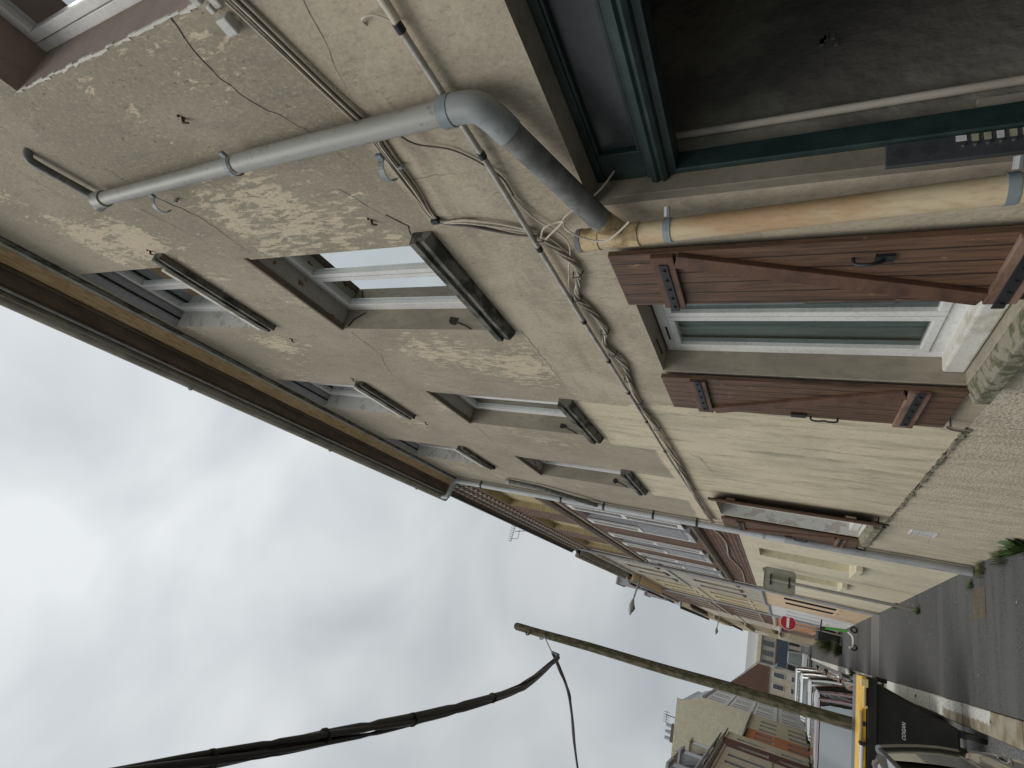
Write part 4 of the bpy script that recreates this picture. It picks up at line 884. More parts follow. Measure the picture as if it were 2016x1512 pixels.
for yy in (39.2, 44.0, 48.5):
    dm = obj('dormer', MB().box(XL - .15, XL - 1.6, yy, yy + 1.9, 5.85, 7.35).box(XL + .05, XL - 1.7, yy - .15, yy + 2.05, 7.35, 7.5), 'cream' if yy > 48 else 'grey_paint', t)
    obj('pane', MB().box(XL - .13, XL - .149, yy + .4, yy + 1.5, 6.0, 7.2), 'grey_glass', dm)
for yy in (49.9, 51.2): obj('chimney', MB().box(XL - 1.6, XL - 2.4, yy, yy + .8, 7.0, 8.6), 'brick_red', r_)
wins = grid_w([53.2], [(-.6, 1.4), (2.2, 4.4)], 1.0, 'pale', 'grey_glass', 'pale')
t, r_ = street_house('maroon_house', 'narrow dark red house between two cream houses on the left side', 'house', XL + .02, -1, 52.32, 56.2, 5.75, 'maroon', wins, .15, roofh=1.3, bands=[(5.5, 5.7, .2, 'gutter')])
wins = grid_w([57.1], [(-.6, 1.2), (2.6, 4.6)], 1.0, 'pale', 'dark_open', 'pale')
t, r_ = street_house('pale_house', 'narrow pale house beside the orange house on the left side', 'house', XL, -1, 56.2, 60.3, 5.5, 'cream', wins, .15, roofh=1.2)
wins = grid_w([61.2, 64.2], [(-1.1, .6), (1.9, 3.4)], 1.1, 'grey_paint', 'maroon', 'pale')
t, r_ = street_house('orange_house', 'low bright orange rendered house on the left side of the street', 'house', XL, -1, 60.3, 66.9, 4.15, 'orange', wins, .15, roofh=1.4)
wins = grid_w([68, 71.5, 75], [(-1.3, .5), (1.6, 3.2)], 1.1, 'grey_paint', 'grey_glass', None)
t, r_ = street_house('pale_house', 'low pale house squeezed between the orange house and the tall white building', 'house', XL, -1, 66.9, 79.9, 4.25, 'cream', wins, .15, roofh=1.0)
# tall white building with windowed front and blank cream gable
zs_ = [(-.9, 1.0), (2.0, 3.9), (4.75, 6.65), (7.5, 9.4)]
wins = []
for (za, zc) in zs_:
    for yy in (81.5, 84.2, 88.5, 91.0, 95.0, 97.4): wins.append((yy, yy + 1.25, za, zc, 'white_paint', 'grey_glass', None))
t, r_ = street_house('white_building', 'tall white building with rows of windows and a blank cream clad gable wall', 'building', XL, -1, 80, 100, 9.9, 'white_paint', wins, .25, deep=13, roofh=.05, bands=[(1.5, 1.62, .1, 'grey_paint'), (4.25, 4.35, .1, 'grey_paint'), (7.0, 7.1, .1, 'grey_paint'), (9.75, 9.9, .25, 'grey_paint')])
obj('gable', MB().poly([(XL + .02, 79.95, -2), (XL + .02, 79.95, 10.1), (XL - .9, 79.95, 12.0), (XL - .9, 79.95, 13.0), (XL - 13, 79.95, 12.75), (XL - 13, 79.95, -2)]), 'gable_cream', t)
at = obj('attic', MB().hexa([(XL - .25, 80.02, 9.99), (XL - 12.8, 80.02, 9.99), (XL - 12.8, 99.9, 9.99), (XL - .25, 99.9, 9.99), (XL - 1.0, 80.02, 11.8), (XL - 12.5, 80.02, 11.8), (XL - 12.5, 99.9, 11.8), (XL - 1.0, 99.9, 11.8)]).box(XL - 1.2, XL - 12.5, 80.02, 99, 11.8, 12.7), 'zinc', t)
ch = obj('chimney', MB().box(XL - 4.1, XL - 6.1, 80.5, 81.4, 12.4, 13.35), 'soffit_brown', at)
for q in range(3): obj('chimney_pot', MB().tube([(XL - 4.4 - q * .72, 80.95, 13.35), (XL - 4.4 - q * .72, 80.95, 14.05)], [.22, .19], 12), 'grey_paint', at, smooth=True)
for k_, (ax, ay, az, h_) in enumerate(((XL - 3.5, 82, 12.7, 1.7), (XL - 5.2, 70, 5.5, 5.5))):
    tp = thing('antenna', ['thin television antenna standing on the roof of the tall white building', 'tall mast antenna rising in front of the blank cream gable'][k_], 'antenna', (ax, ay, az))
    obj('mast', MB().tube([(ax, ay, az), (ax, ay, az + h_)], .05, 6), 'iron', tp)
    obj('boom', MB().tube([(ax - .9, ay, az + h_ - .1), (ax + .5, ay, az + h_ - .1)], .03, 5), 'iron', tp)
    for q in range(5): obj('element', MB().tube([(ax - .8 + q * .28, ay, az + h_ - .5), (ax - .8 + q * .28, ay, az + h_ + .3)], .022, 4), 'iron', tp)
wins = grid_w([102, 106, 110, 114], [(-1.9, -.2), (1.0, 2.8), (3.6, 5.0)], 1.2, 'pale', 'grey_glass', None)
t, r_ = street_house('pink_house', 'pale pink house beyond the tall white building partly hidden by the wooden pole', 'house', XL + .3, -1, 100.1, 118, 6.6, 'peach', wins, .15, roofh=1.5)
wins = grid_w([120, 125, 130], [(-2, -.3), (1.0, 2.8), (4.0, 5.8)], 1.2, 'pale', 'grey_glass', None)
wins = grid_w([127, 131, 135], [(-2, -.3), (.8, 2.4), (3.2, 4.6)], 1.2, 'pale', 'grey_glass', None)
t, r_ = street_house('gabled_house', 'pale fronted house with a steep brown gable near the far end of the street', 'house', -3.6, -1, 125, 140, 5.3, 'pale', wins, .15, deep=11, roofmat='fence', roofh=5.2)
obj('gable_wall', MB().poly([(-3.62, 124.96, 3.4), (-14.6, 124.96, 3.4), (-14.6, 124.96, 5.3), (-9.1, 124.96, 10.4), (-3.62, 124.96, 5.3)]), 'fence', t)
obj('string_course', MB().box(-14.6, -3.55, 124.8, 124.97, 3.25, 3.42), 'soffit_brown', t)
for q in range(5):
    for (za, zc) in ((-2.2, -.4), (.6, 2.6)):
        w_ = obj('window', MB().box(-5.2 - q * 2.0, -4.2 - q * 2.0, 124.9, 124.985, za, zc), 'white_paint', t)
        obj('pane', MB().box(-5.1 - q * 2.0, -4.3 - q * 2.0, 124.88, 124.895, za + .12, zc - .12), 'grey_glass', w_)
obj('downpipe', MB().tube([(-8.9, 124.85, 5), (-8.9, 124.85, -2.4)], .06, 6), 'zinc', t)
obj('awning', MB().hexa([(-3.65, 126, 2.4), (-2.9, 126, 2.0), (-2.9, 134, 2.0), (-3.65, 134, 2.4), (-3.65, 126, 2.6), (-2.9, 126, 2.1), (-2.9, 134, 2.1), (-3.65, 134, 2.6)]), simple('mint_awning', (.35, .60, .50), .7, .1, 2), t)
# end of the street
t = thing('corner_building', 'flat fronted building with a blue shopfront closing the far end of the street', 'building', (-2, 152, -2.5))
obj('wall', MB().box(-9, 6, 150, 160, -3, 5.6), 'plaster_grey', t); obj('attic', MB().box(-9, 6, 150.5, 160, 6.4, 8.6), 'white_paint', t)
obj('cornice', MB().box(-9.1, 6.1, 149.6, 160, 5.6, 6.4), 'cream', t)
obj('shopfront', MB().box(-6, 3, 149.85, 149.99, .2, 2.2), 'blue', t)
obj('fascia', MB().box(-9, 6, 149.8, 149.99, 2.3, 2.6), 'soffit_brown', t)
for q in range(7):
    for (za, zc) in ((3.0, 5.2),): obj('window', MB().box(-8.5 + q * 2.1, -7.4 + q * 2.1, 149.9, 149.99, za, zc), 'grey_glass', t)
for q in range(4): obj('shop_window', MB().box(-8.2 + q * 3.2, -5.9 + q * 3.2, 149.9, 149.995, -2.2, -.1), 'dark_open', t)

# ------------------------------------------------------------------ street furniture
def head_lamp(y, xh, zm, zh, label, k):
    t = thing('street_lamp', label, 'lamp', (D, y, zm), 'lamps bracketed to the right facades')
    obj('bracket', MB().box(D - .03, D, y - .05, y + .05, zm - .18, zm + .18), 'zinc', t)
    obj('arm', MB().tube([(D - .03, y, zm), (xh + .62, y, zh - .04)], [.045, .035], 10), 'galv', t, smooth=True)
    m = MB().tube([(xh + .66, y, zh - .04), (xh + .58, y, zh - .03), (xh + .42, y, zh - .02), (xh + .18, y, zh), (xh, y, zh)], [.05, .075, .115, .10, .03], 12)
    h = obj('lamp_head', m, 'galv', t, smooth=True)
    obj('lamp_glass', MB().tube([(xh + .46, y, zh - .10), (xh + .3, y, zh - .12), (xh + .15, y, zh - .08)], [.03, .07, .03], 10), 'grey_glass', h, smooth=True)
head_lamp(24.7, -.25, 7.46, 7.67, 'nearer of the two street lamps reaching over the road from the right facades', 0)
head_lamp(57, -.25, 6.92, 7.14, 'small far street lamp reaching over the road from the right facades', 1)
t = thing('road_sign', 'back of a rounded rectangular road sign on a grey post at the pavement edge', 'sign', (1.2, 11.95, gz(11.95)))
obj('post', MB().tube([(1.2, 11.95, gz(11.95) - .05), (1.2, 11.95, 2.16)], .03, 14), 'galv', t, smooth=True)
m = MB(); c0, c1, z0_, z1_ = .98, 1.42, 1.70, 2.24; P = []
for (cx, cz, a0) in ((c1 - .05, z1_ - .05, 0), (c0 + .05, z1_ - .05, 90), (c0 + .05, z0_ + .05, 180), (c1 - .05, z0_ + .05, 270)):
    for q in range(5): a = math.radians(a0 + q * 22.5); P.append((cx + .05 * math.cos(a), cz + .05 * math.sin(a)))
n = len(P); m.v = [(x, 11.99, z) for x, z in P] + [(x, 12.0, z) for x, z in P]; m.f = [tuple(range(n)), tuple(reversed(range(n, 2 * n)))] + [(q, (q + 1) % n, n + (q + 1) % n, n + q) for q in range(n)]
pl_ = obj('plate', m, 'sign_back', t)
m = MB().tube([(P[q % n][0], 11.985, P[q % n][1]) for q in range(n + 1)], .007, 6); obj('rim', m, 'galv', pl_, smooth=True)
for zz in (1.80, 2.12):
    b = obj('bracket', MB().box(1.10, 1.30, 11.975, 11.989, zz - .015, zz + .015).box(1.165, 1.235, 11.915, 11.976, zz - .012, zz + .012), 'iron', t)
t = thing('no_entry_sign', 'round red no entry sign with a white bar on a thin post', 'sign', (1.22, 30, gz(30)))
obj('post', MB().tube([(1.22, 30.04, gz(30)), (1.22, 30.04, 1.95)], .03, 8), 'galv', t, smooth=True)
def disc(y, r, th=.01, n=40): m = MB(); m.tube([(1.22, y, 1.60), (1.22, y + th, 1.60)], r, n); return m
dk = obj('disc', disc(29.98, .335), 'white', t); obj('red_field', disc(29.965, .31), 'red', dk); obj('bar', MB().box(1.22 - .23, 1.22 + .23, 29.955, 29.963, 1.545, 1.655), 'white', dk)
# scooter
sy = 23.0; g0 = gz(sy)
t = thing('kick_scooter', 'white and green rental scooter parked across the pavement', 'scooter', (.9, sy, g0))
for xx in (.66, 1.22):
    wh = obj('wheel', MB().tube([(xx, sy - .03, g0 + .11), (xx, sy + .03, g0 + .11)], .11, 18), 'tyre', t, smooth=True); obj('rim', MB().tube([(xx, sy - .033, g0 + .11), (xx, sy + .033, g0 + .11)], .06, 14), 'rim', wh, smooth=True)
obj('deck', MB().tube(spline([(.60, sy, g0 + .24), (.68, sy, g0 + .16), (.8, sy, g0 + .12), (1.0, sy, g0 + .14), (1.12, sy, g0 + .28)], 5), .045, 8), 'white_paint', t, smooth=True)
obj('stem', MB().tube([(1.14, sy, g0 + .28), (1.06, sy, g0 + .95)], .045, 8), simple('bright_green', (.10, .50, .08), .4, .1, 5), t, smooth=True)
obj('handlebar', MB().tube([(1.06, sy, g0 + .9), (1.04, sy, g0 + 1.10)], .03, 8).tube([(1.3, sy - .1, g0 + 1.08), (1.05, sy, g0 + 1.1), (.72, sy - .1, g0 + 1.06)], .022, 8), 'iron', t, smooth=True)
# wheelie bins
def leaf_clump(name, mat, pts_n, c, spread, h, seed, parent=None, wd=.02, loc=None):
    r = random.Random(seed); m = MB()
    for q in range(pts_n):
        a = r.uniform(0, 6.283); rr_ = r.random() ** .7 * spread; bx, by = c[0] + math.cos(a) * rr_ * .35, c[1] + math.sin(a) * rr_ * .5
        L = h * r.uniform(.5, 1.1); tilt = r.uniform(.15, .95); dx_, dy_ = math.cos(a) * tilt, math.sin(a) * tilt
        pw = (-math.sin(a) * wd * r.uniform(.6, 1.3), math.cos(a) * wd * r.uniform(.6, 1.3)); pv = None
        for k in range(6):
            s_ = k / 5; x = bx + dx_ * L * s_; y = by + dy_ * L * s_; z = c[2] + L * (s_ - .45 * tilt * s_ * s_); ww = math.sin(math.pi * min(.97, s_ * .82 + .15))
            cur = ((x - pw[0] * ww, y - pw[1] * ww, z), (x + pw[0] * ww, y + pw[1] * ww, z))
            if pv: m.quad(pv[0], pv[1], cur[1], cur[0])
            pv = cur
    return obj(name, m, mat, parent, loc=loc or c)
for k_, (bx, by, lb) in enumerate(((.86, 31.0, 'black wheelie bin standing among weeds on the pavement'), )):
    g0 = gz(by); t = thing('wheelie_bin', lb, 'bin', (bx + .22, by, g0))
    obj('body', MB().hexa([(bx + .06, by + .05, g0 + .05), (bx + .40, by + .05, g0 + .05), (bx + .40, by + .5, g0 + .05), (bx + .06, by + .5, g0 + .05), (bx, by, g0 + .9), (bx + .46, by, g0 + .9), (bx + .46, by + .55, g0 + .9), (bx, by + .55, g0 + .9)]), 'bin_black', t, bevel=.02)
    obj('lid', MB().hexa([(bx - .02, by - .03, g0 + .9), (bx + .48, by - .03, g0 + .9), (bx + .48, by + .58, g0 + .92), (bx - .02, by + .58, g0 + .92), (bx + .02, by, g0 + .95), (bx + .44, by, g0 + .95), (bx + .44, by + .55, g0 + 1.0), (bx + .02, by + .55, g0 + 1.0)]), 'iron', t, bevel=.01)
def weed(label, c, n, spread, h, seed, cat='weed', mat='leaf', wd=.02, dry=None):
    t = thing('weed', label, cat, c); leaf_clump('foliage', mat, n, c, spread, h, seed, t, wd)
    if dry: leaf_clump('dry_stem', 'leaf_dry', dry, c, spread, h * 1.1, seed + 1, t, wd * .5)
    return t
weed('broad-leaved dark green plant against the rough plinth at the right edge', (D - .06, 6.62, gz(6.6)), 70, .14, .20, 1, 'plant', wd=.013)
weed('light green low weeds with dry stalks beside the broad-leaved plant', (D - .05, 7.2, gz(7.2)), 170, .3, .11, 2, wd=.0035, dry=60)
weed('dry brownish weeds round the foot of the pale grey downpipe', (D - .09, 8.0, gz(8)), 60, .3, .08, 3, wd=.003, dry=190)
weed('green tuft on the brick paving patch below the downpipe', (D - .22, 8.45, gz(8.4)), 90, .16, .06, 4, wd=.003, dry=30)
weed('small green weed at the foot of the grey sign post', (1.17, 11.8, gz(11.8)), 60, .12, .11, 5, wd=.006)
weed('little weed at the wall foot of the cream ground floor', (D - .04, 14.2, gz(14.2)), 40, .2, .12, 6, wd=.01)
weed('tall unkempt bush behind the black wheelie bin', (1.05, 33.0, gz(33)), 800, .8, 1.2, 7, 'bush', wd=.012, dry=500)
weed('weeds sprouting in front of the black wheelie bin', (.62, 30.6, gz(30.6)), 400, .5, .5, 8, wd=.008, dry=200)
for q, (yy, hh) in enumerate(((23.5, .40), (19.6, .16), (16.2, .14), (12.2, .04), (7.93, .03))):
    weed(['taller tuft growing in the kerb joint beside the white cars', 'tuft in the kerb joint beside the silver car', 'grass tuft in the kerb joint beside the red car', 'tiny tuft at the kerb under the bin', 'mossy tuft in the wide kerb gap next to the dark car'][q], (-.16 if q != 4 else -.15, yy, gz(yy)), 70, .14 if q < 3 else .03, hh, 20 + q, wd=.004 if q > 0 else .008, dry=15)
r = random.Random(9); m = MB()
for q in range(3000):
    y = r.uniform(42, 118); x = -7.95 + abs(r.gauss(0, .25)); h = r.uniform(.1, .5) * (1 if math.sin(y * .9) + math.sin(y * .37) > 0 else .35); a = r.uniform(0, 3.14); z = gz(y) - .03
    dx_, dy_ = math.cos(a) * .06, math.sin(a) * .06; m.quad((x - dx_, y - dy_, z), (x + dx_, y + dy_, z), (x + dx_ * .4 + r.uniform(-.1, .1), y + dy_, z + h), (x - dx_ * .4, y - dy_, z + h))
o = obj('verge_weeds', m, 'leaf', None, loc=(-7.9, 60, gz(60))); o['kind'] = 'stuff'; tag(o, 'green weeds growing along the foot of the left facades', 'weeds')

def yz_prism(x0, x1, pr):
    m = MB(); n = len(pr); m.v = [(x0, y, z) for y, z in pr] + [(x1, y, z) for y, z in pr]; m.f = [(q, (q + 1) % n, n + (q + 1) % n, n + q) for q in range(n)] + [tuple(range(n)), tuple(reversed(range(n, 2 * n)))]; return m
# communal bin with yellow lid
by = 8.6; gr = gz(by) - .125
t = thing('waste_container', 'large black communal waste container with bright yellow lid beside the kerb', 'bin', (-.7, 9.0, gr))
zt_, zb_ = .925, gr + .24
body = obj('body', MB().hexa([(-1.14, by + .10, zb_), (-.345, by + .10, zb_), (-.345, by + .66, zb_), (-1.14, by + .66, zb_), (-1.29, by + .01, zt_ - .10), (-.085, by + .01, zt_ - .10), (-.085, by + .77, zt_ - .10), (-1.29, by + .77, zt_ - .10)]), 'bin_black', t, bevel=.03)
obj('rim', MB().box(-1.34, -.045, by - .03, by + .81, zt_ - .115, zt_ - .005), 'bin_black', t, bevel=.015)
obj('trunnion', MB().box(-.075, -.02, by + .2, by + .5, zt_ - .24, zt_ - .115), 'bin_black', t, bevel=.012)
ld = MB(); lp = [(by - .035, zt_), (by - .02, zt_ + .045), (by + .08, zt_ + .075), (by + .22, zt_ + .085), (by + .221, zt_)]
i = 0; n = len(lp); ld.v = [(-1.33, y, z) for y, z in lp] + [(-.055, y, z) for y, z in lp]; ld.f = [(q, q + 1, n + q + 1, n + q) for q in range(n - 1)] + [tuple(range(n)), tuple(reversed(range(n, 2 * n))), (0, n - 1, 2 * n - 1, n)]
lid = obj('lid', ld, 'bin_yellow', t, bevel=.01)
obj('lid_rear', MB().prism([(0,0),(0,0),(0,0)],0,0) if False else yz_prism(-1.325, -.06, [(by + .222, zt_), (by + .222, zt_ + .075), (by + .40, zt_ + .10), (by + .66, zt_ + .075), (by + .80, zt_ - .01)]), simple('dark_grey_lid_plastic', (.07, .072, .078), .3, .2, 5), lid, bevel=.01)
obj('lid_handle', MB().box(-.40, -.09, by - .075, by - .03, zt_ + .012, zt_ + .040).box(-.40, -.37, by - .074, by - .02, zt_ - .01, zt_ + .039).box(-.17, -.075, by - .09, by - .02, zt_ - .012, zt_ + .065), 'bin_cream', lid, bevel=.008)
obj('lid_handle', MB().box(-.98, -.44, by - .05, by - .02, zt_ + .045, zt_ + .075).box(-1.25, -1.05, by - .06, by - .02, zt_ + .0, zt_ + .06), 'bin_cream', lid, bevel=.008)
obj('lid_badge', MB().box(-.60, -.55, by - .039, by - .034, zt_ + .005, zt_ + .035), 'tyre', lid)
obj('lift_bar', MB().tube([(-.78, by - .12, zt_ + .05), (-1.36, by - .12, zt_ + .055)], .021, 12), 'white', t, smooth=True)
obj('bar_clamp', MB().box(-.80, -.765, by - .15, by - .02, zt_ - .0, zt_ + .075), 'iron', t, bevel=.006)
obj('hinge', MB().tube([(-1.08, by - .10, zt_ - .06), (-1.26, by - .10, zt_ - .055)], .06, 12), 'tyre', t, smooth=True)  # black knob standing in for a vehicle mirror, not a hinge
for xx in (-.42, -1.05):
    wh = obj('wheel', MB().tube([(xx, by + .16, gr + .10), (xx + .05, by + .16, gr + .10)], .10, 20), 'tyre', t, smooth=True)
    obj('hub', MB().tube([(xx - .004, by + .16, gr + .10), (xx + .054, by + .16, gr + .10)], .055, 16), 'galv', wh, smooth=True)
    obj('caster_fork', MB().box(xx - .01, xx + .06, by + .12, by + .2, gr + .18, zb_ + .01), 'iron', wh)
for xx in (-.42, -1.05):
    wh = obj('wheel', MB().tube([(xx, by + .60, gr + .10), (xx + .05, by + .60, gr + .10)], .10, 20), 'tyre', t, smooth=True)
    obj('caster_fork', MB().box(xx - .01, xx + .06, by + .56, by + .64, gr + .18, zb_ + .01), 'iron', wh)
fc = bpy.data.curves.new('lettering', 'FONT'); fc.body = 'COGAN'; fc.size = .050; fc.shear = .25; fc.space_character = 1.0; fc.extrude = .001; fc.offset = .0012
fo = bpy.data.objects.new('tmp', fc); COL.objects.link(fo); dg = bpy.context.evaluated_depsgraph_get(); me = bpy.data.meshes.new_from_object(fo.evaluated_get(dg)); bpy.data.objects.remove(fo)
me.materials.clear(); me.materials.append(M['white']); tx = bpy.data.objects.new('lettering', me); COL.objects.link(tx); tx.parent = t
zl = .53; f_ = (zl - zb_) / (zt_ - .1 - zb_); yl = by + .10 + (.01 - .10) * f_ - .004
tx.location = Vector((-.625, yl, zl)) - t.location; tx.rotation_euler = (math.radians(90) + math.atan2(.09, zt_ - .1 - zb_), 0, 0)
# pole and overhead cable
t = thing('utility_pole', 'mossy grey-brown utility pole rising behind the yellow-lidded container', 'pole', (-.70, 9.7, gr))
m = MB(); N_ = 14
P = [(-.665 - .135 * q / N_ + .006 * math.sin(q * 1.3), 9.7 + .004 * math.sin(q), gr - .1 + (6.17 - gr + .1) * q / N_) for q in range(N_ + 1)]
m.tube(P, [.088 - .023 * q / N_ for q in range(N_ + 1)], 8); obj('post', m, 'pole', t)
for zz in (5.85, 5.58):
    o = obj('hook', MB().tube(spline([(-.79, 9.62, zz), (-.86, 9.60, zz), (-.875, 9.60, zz + .05), (-.84, 9.6, zz + .06)], 4), .012, 6), 'zinc' if zz < 5.7 else 'iron', t, smooth=True)
obj('cable_loop', MB().tube(spline([(-.80, 9.61, 5.57), (-.90, 9.6, 5.48), (-.98, 9.6, 5.40), (-1.02, 9.6, 5.36)], 5), .010, 6), 'zinc', t, smooth=True)
obj('pole_cap', MB().tube([P[-1], (P[-1][0], P[-1][1], P[-1][2] + .03)], [.062, .05], 8), 'sill', t)
t = thing('overhead_cable', 'thick black overhead cable bundle sagging from the pole across the sky', 'cable', (-1.02, 9.6, 5.36))
K = [(-1.02, 9.6, 5.36), (-1.0, 9.2, 5.10), (-1.0, 7.75, 4.70), (-1.0, 6.0, 4.26), (-1.0, 5.27, 4.12), (-1.0, 3.6, 3.97), (-1.0, 2.58, 3.96), (-1.0, 1.9, 3.95), (-1.0, .8, 4.02), (-1.0, -2.5, 4.5), (-1.0, -6, 5.4)]
W = spline(K, 12)
def strand(off, r, ph, nm='strand'):
    P = []; R_ = []
    for j, p in enumerate(W):
        a = ph + j * .10; ex = min(1, j / 14.0)
        P.append(Vector((p.x + off * ex * math.cos(a), p.y, p.z + off * ex * math.sin(a)))); R_.append(r * (.55 + .45 * ex) * (1 - (.28 if j in (57, 67, 79) else .0)))
    return obj(nm, MB().tube(P, R_, 10), 'cable_black', t, smooth=True)
strand(.012, .027, 0.6); strand(.030, .013, 3.0); strand(.022, .016, 4.6); strand(.036, .006, 2.6)
for j in (40, 52, 62, 72, 84):
    p = W[j]; q = W[j + 1]; obj('cable_tie', MB().tube([p, p + (q - p).normalized() * .012], .041 if j > 45 else .034, 14), 'tyre', t, smooth=True)
t = thing('overhead_cable', 'thinner black cable running from the pole over the road to the left', 'cable', (-1.04, 9.6, 5.34))
K2 = [(-1.03, 9.6, 5.34), (-1.3, 10.0, 5.28), (-1.72, 10.8, 5.32), (-2.34, 11.8, 5.44), (-3.76, 14.3, 5.85), (-7.9, 22, 7.0)]
obj('strand', MB().tube(spline(K2, 10), [.030] * 6 + [.026] * 45, 8), 'cable_black', t, smooth=True)
W2 = spline(K2, 10); obj('strand', MB().tube([Vector((p.x + .03 * math.cos(j * .25), p.y, p.z + .03 * math.sin(j * .25))) for j, p in enumerate(W2)], .010, 6), 'cable_black', t, smooth=True)

# ------------------------------------------------------------------ cars (front towards -y)
def car(name, label, cat, xc, yf, L, Wd, H, paintm, zb=None, winmat=None, quarter=0, tws=.76, bws=.92, hf=(.48, .74), tail=0, belt=.88, screen=(1.0, 1.85), rear=(.55, .12), wheel_r=.30, handle=True, wiper=True, van=False, group=None, bonnet_h=None):
    z0_ = gz(yf + L / 2) - .125
    t = thing(name, label, cat, (xc, yf + L / 2, z0_), group); hw = Wd / 2; bh = bonnet_h or belt - .08
    # lower body loft
    st = [(0, .78, .42, .56), (.01, .80, .40, .56), (.06, .90, .30, .70), (.25, .96, .24, bh - .06), (screen[0], 1.0, .22, bh + .02), (screen[0] + .15, 1.0, .22, belt), (L * .5, 1.0, .22, belt + .01), (L - rear[0], 1.0, .22, belt + .03),
          (L - .12, .965, .26, belt + .01), (L - .03, .92, .34, belt - .10), (L, .84, .42, .60)]
    m = MB(); ring = []
    for (y, f, zl_, zu) in st:
        a = hw * f * 1.05; k = [(-a * .90, zl_), (-a * .985, zl_ + .12), (-a, .55 if zu > .6 else (zl_ + zu) / 2), (-a * .985, zu - .10 if zu > .72 else zu - .04), (-a * .93, zu), (0, zu + .025), (a * .93, zu), (a * .985, zu - .10 if zu > .72 else zu - .04), (a, .55 if zu > .6 else (zl_ + zu) / 2), (a * .985, zl_ + .12), (a * .90, zl_)]
        ring.append([(xc + x, yf + y, z0_ + z) for x, z in k])
    n = len(ring[0]); i0 = 0
    for rg_ in ring: m.v += rg_
    for a in range(len(ring) - 1):
        for b in range(n): m.f.append((a * n + b, a * n + (b + 1) % n, (a + 1) * n + (b + 1) % n, (a + 1) * n + b))
    m.f.append(tuple(reversed(range(n)))); m.f.append(tuple((len(ring) - 1) * n + b for b in range(n)))
    b_ = obj('body', m, paintm, t, smooth=True); b_.modifiers.remove(b_.modifiers['edge']); sb = b_.modifiers.new('sub', 'SUBSURF'); sb.levels = 2; sb.render_levels = 2
    # greenhouse
    bw, tw = hw * bws, hw * tws
    yb0, yb1, yt0, yt1 = yf + screen[0], yf + L - rear[1], yf + screen[1], yf + L - rear[0]
    zb2, zt2 = z0_ + belt - .01, z0_ + H - .05
    yn = 8; rows = []
    def side_x(f): return bw + (tw - bw) * (f ** 1.4)
    G = MB()
    fs = [0, .25, .5, .75, 1]
    rings = []
    for f in fs:
        hx = side_x(f); ya = yb0 + (yt0 - yb0) * (f ** .92); yb = yb1 + (yt1 - yb1) * (f ** 1.3); z = zb2 + (zt2 - zb2) * f
        rings.append([(xc - hx * .86, ya, z), (xc - hx * .3, ya - .07, z), (xc + hx * .3, ya - .07, z), (xc + hx * .86, ya, z), (xc + hx, ya + .14, z), (xc + hx, (ya + yb) / 2, z), (xc + hx, yb - .14, z), (xc + hx * .86, yb, z), (xc - hx * .86, yb, z), (xc - hx, yb - .14, z), (xc - hx, (ya + yb) / 2, z), (xc - hx, ya + .14, z)])
    n = 12
    for rg_ in rings: G.v += rg_
    for a in range(4):
        for b in range(n): G.f.append((a * n + b, a * n + (b + 1) % n, (a + 1) * n + (b + 1) % n, (a + 1) * n + b))
    obj('window', G, winmat or ('glass_dark' if not van else M.setdefault('van_glass', simple('pale_van_glass', (.22, .27, .27), .08, .1, 2))), t, smooth=True)
    # seats so the cabin is not empty
    S = MB()
    for sx_ in (-.36, .36): S.box(xc + sx_ - .2, xc + sx_ + .2, yt0 + .25, yt0 + .4, zb2 - .3, zb2 + .22).box(xc + sx_ - .2, xc + sx_ + .2, yt1 - .75, yt1 - .6, zb2 - .3, zb2 + .15)
    S.box(xc - bw * .9, xc + bw * .9, yb0 + .12, yb0 + .5, zb2 - .1, zb2 - .02)
    obj('seat', S, 'tyre', t, bevel=.03)
    Rf = MB(); tp_ = rings[-1]; cx_ = [(x, y, z - .004) for x, y, z in tp_]; up = [(xc + (x - xc) * .9, (y - (yt0 + yt1) / 2) * .95 + (yt0 + yt1) / 2, z + .035) for x, y, z in tp_]; up2 = [(xc + (x - xc) * .5, (y - (yt0 + yt1) / 2) * .6 + (yt0 + yt1) / 2, z + .05) for x, y, z in tp_]
    ot = [(xc + (x - xc) * 1.02, (y - (yt0 + yt1) / 2) * 1.01 + (yt0 + yt1) / 2, z + .003) for x, y, z in tp_]
    for rg_ in (cx_, ot, up, up2): Rf.v += rg_
    for a in range(3):
        for b in range(n): Rf.f.append((a * n + b, a * n + (b + 1) % n, (a + 1) * n + (b + 1) % n, (a + 1) * n + b))
    Rf.f.append(tuple(3 * n + b for b in range(n))); Rf.f.append(tuple(reversed(range(n))))
    obj('roof', Rf, paintm, t, smooth=True)
    def pillar(idx, w_=.035, mt=None):
        P = [Vector(rings[a][idx]) for a in range(5)]; c = Vector((xc, (yf + L / 2), 0)); P = [p + Vector(((p.x - xc) * .006, 0, 0)) for p in P]
        return obj('pillar', MB().tube(P, w_, 8), mt or paintm, t, smooth=True)
    for idx in (3, 4, 0, 11): pillar(idx, .028)
    for idx in (6, 7, 8, 9): pillar(idx, .032)
    pillar(5, .03, 'tyre'); pillar(10, .03, 'tyre')
    if quarter:
        for k_, sgn in ((6, 1), (9, -1)):
            q_ = MB(); prev = None
            for a in range(5):
                x, y, z = rings[a][k_]; x += sgn * .012; row = ((x, y - quarter * (1 - .12 * a), z), (x, y + .02, z))
                if prev: q_.quad(prev[0], prev[1], row[1], row[0])
                prev = row
            obj('rear_quarter', q_, paintm, t, smooth=True)
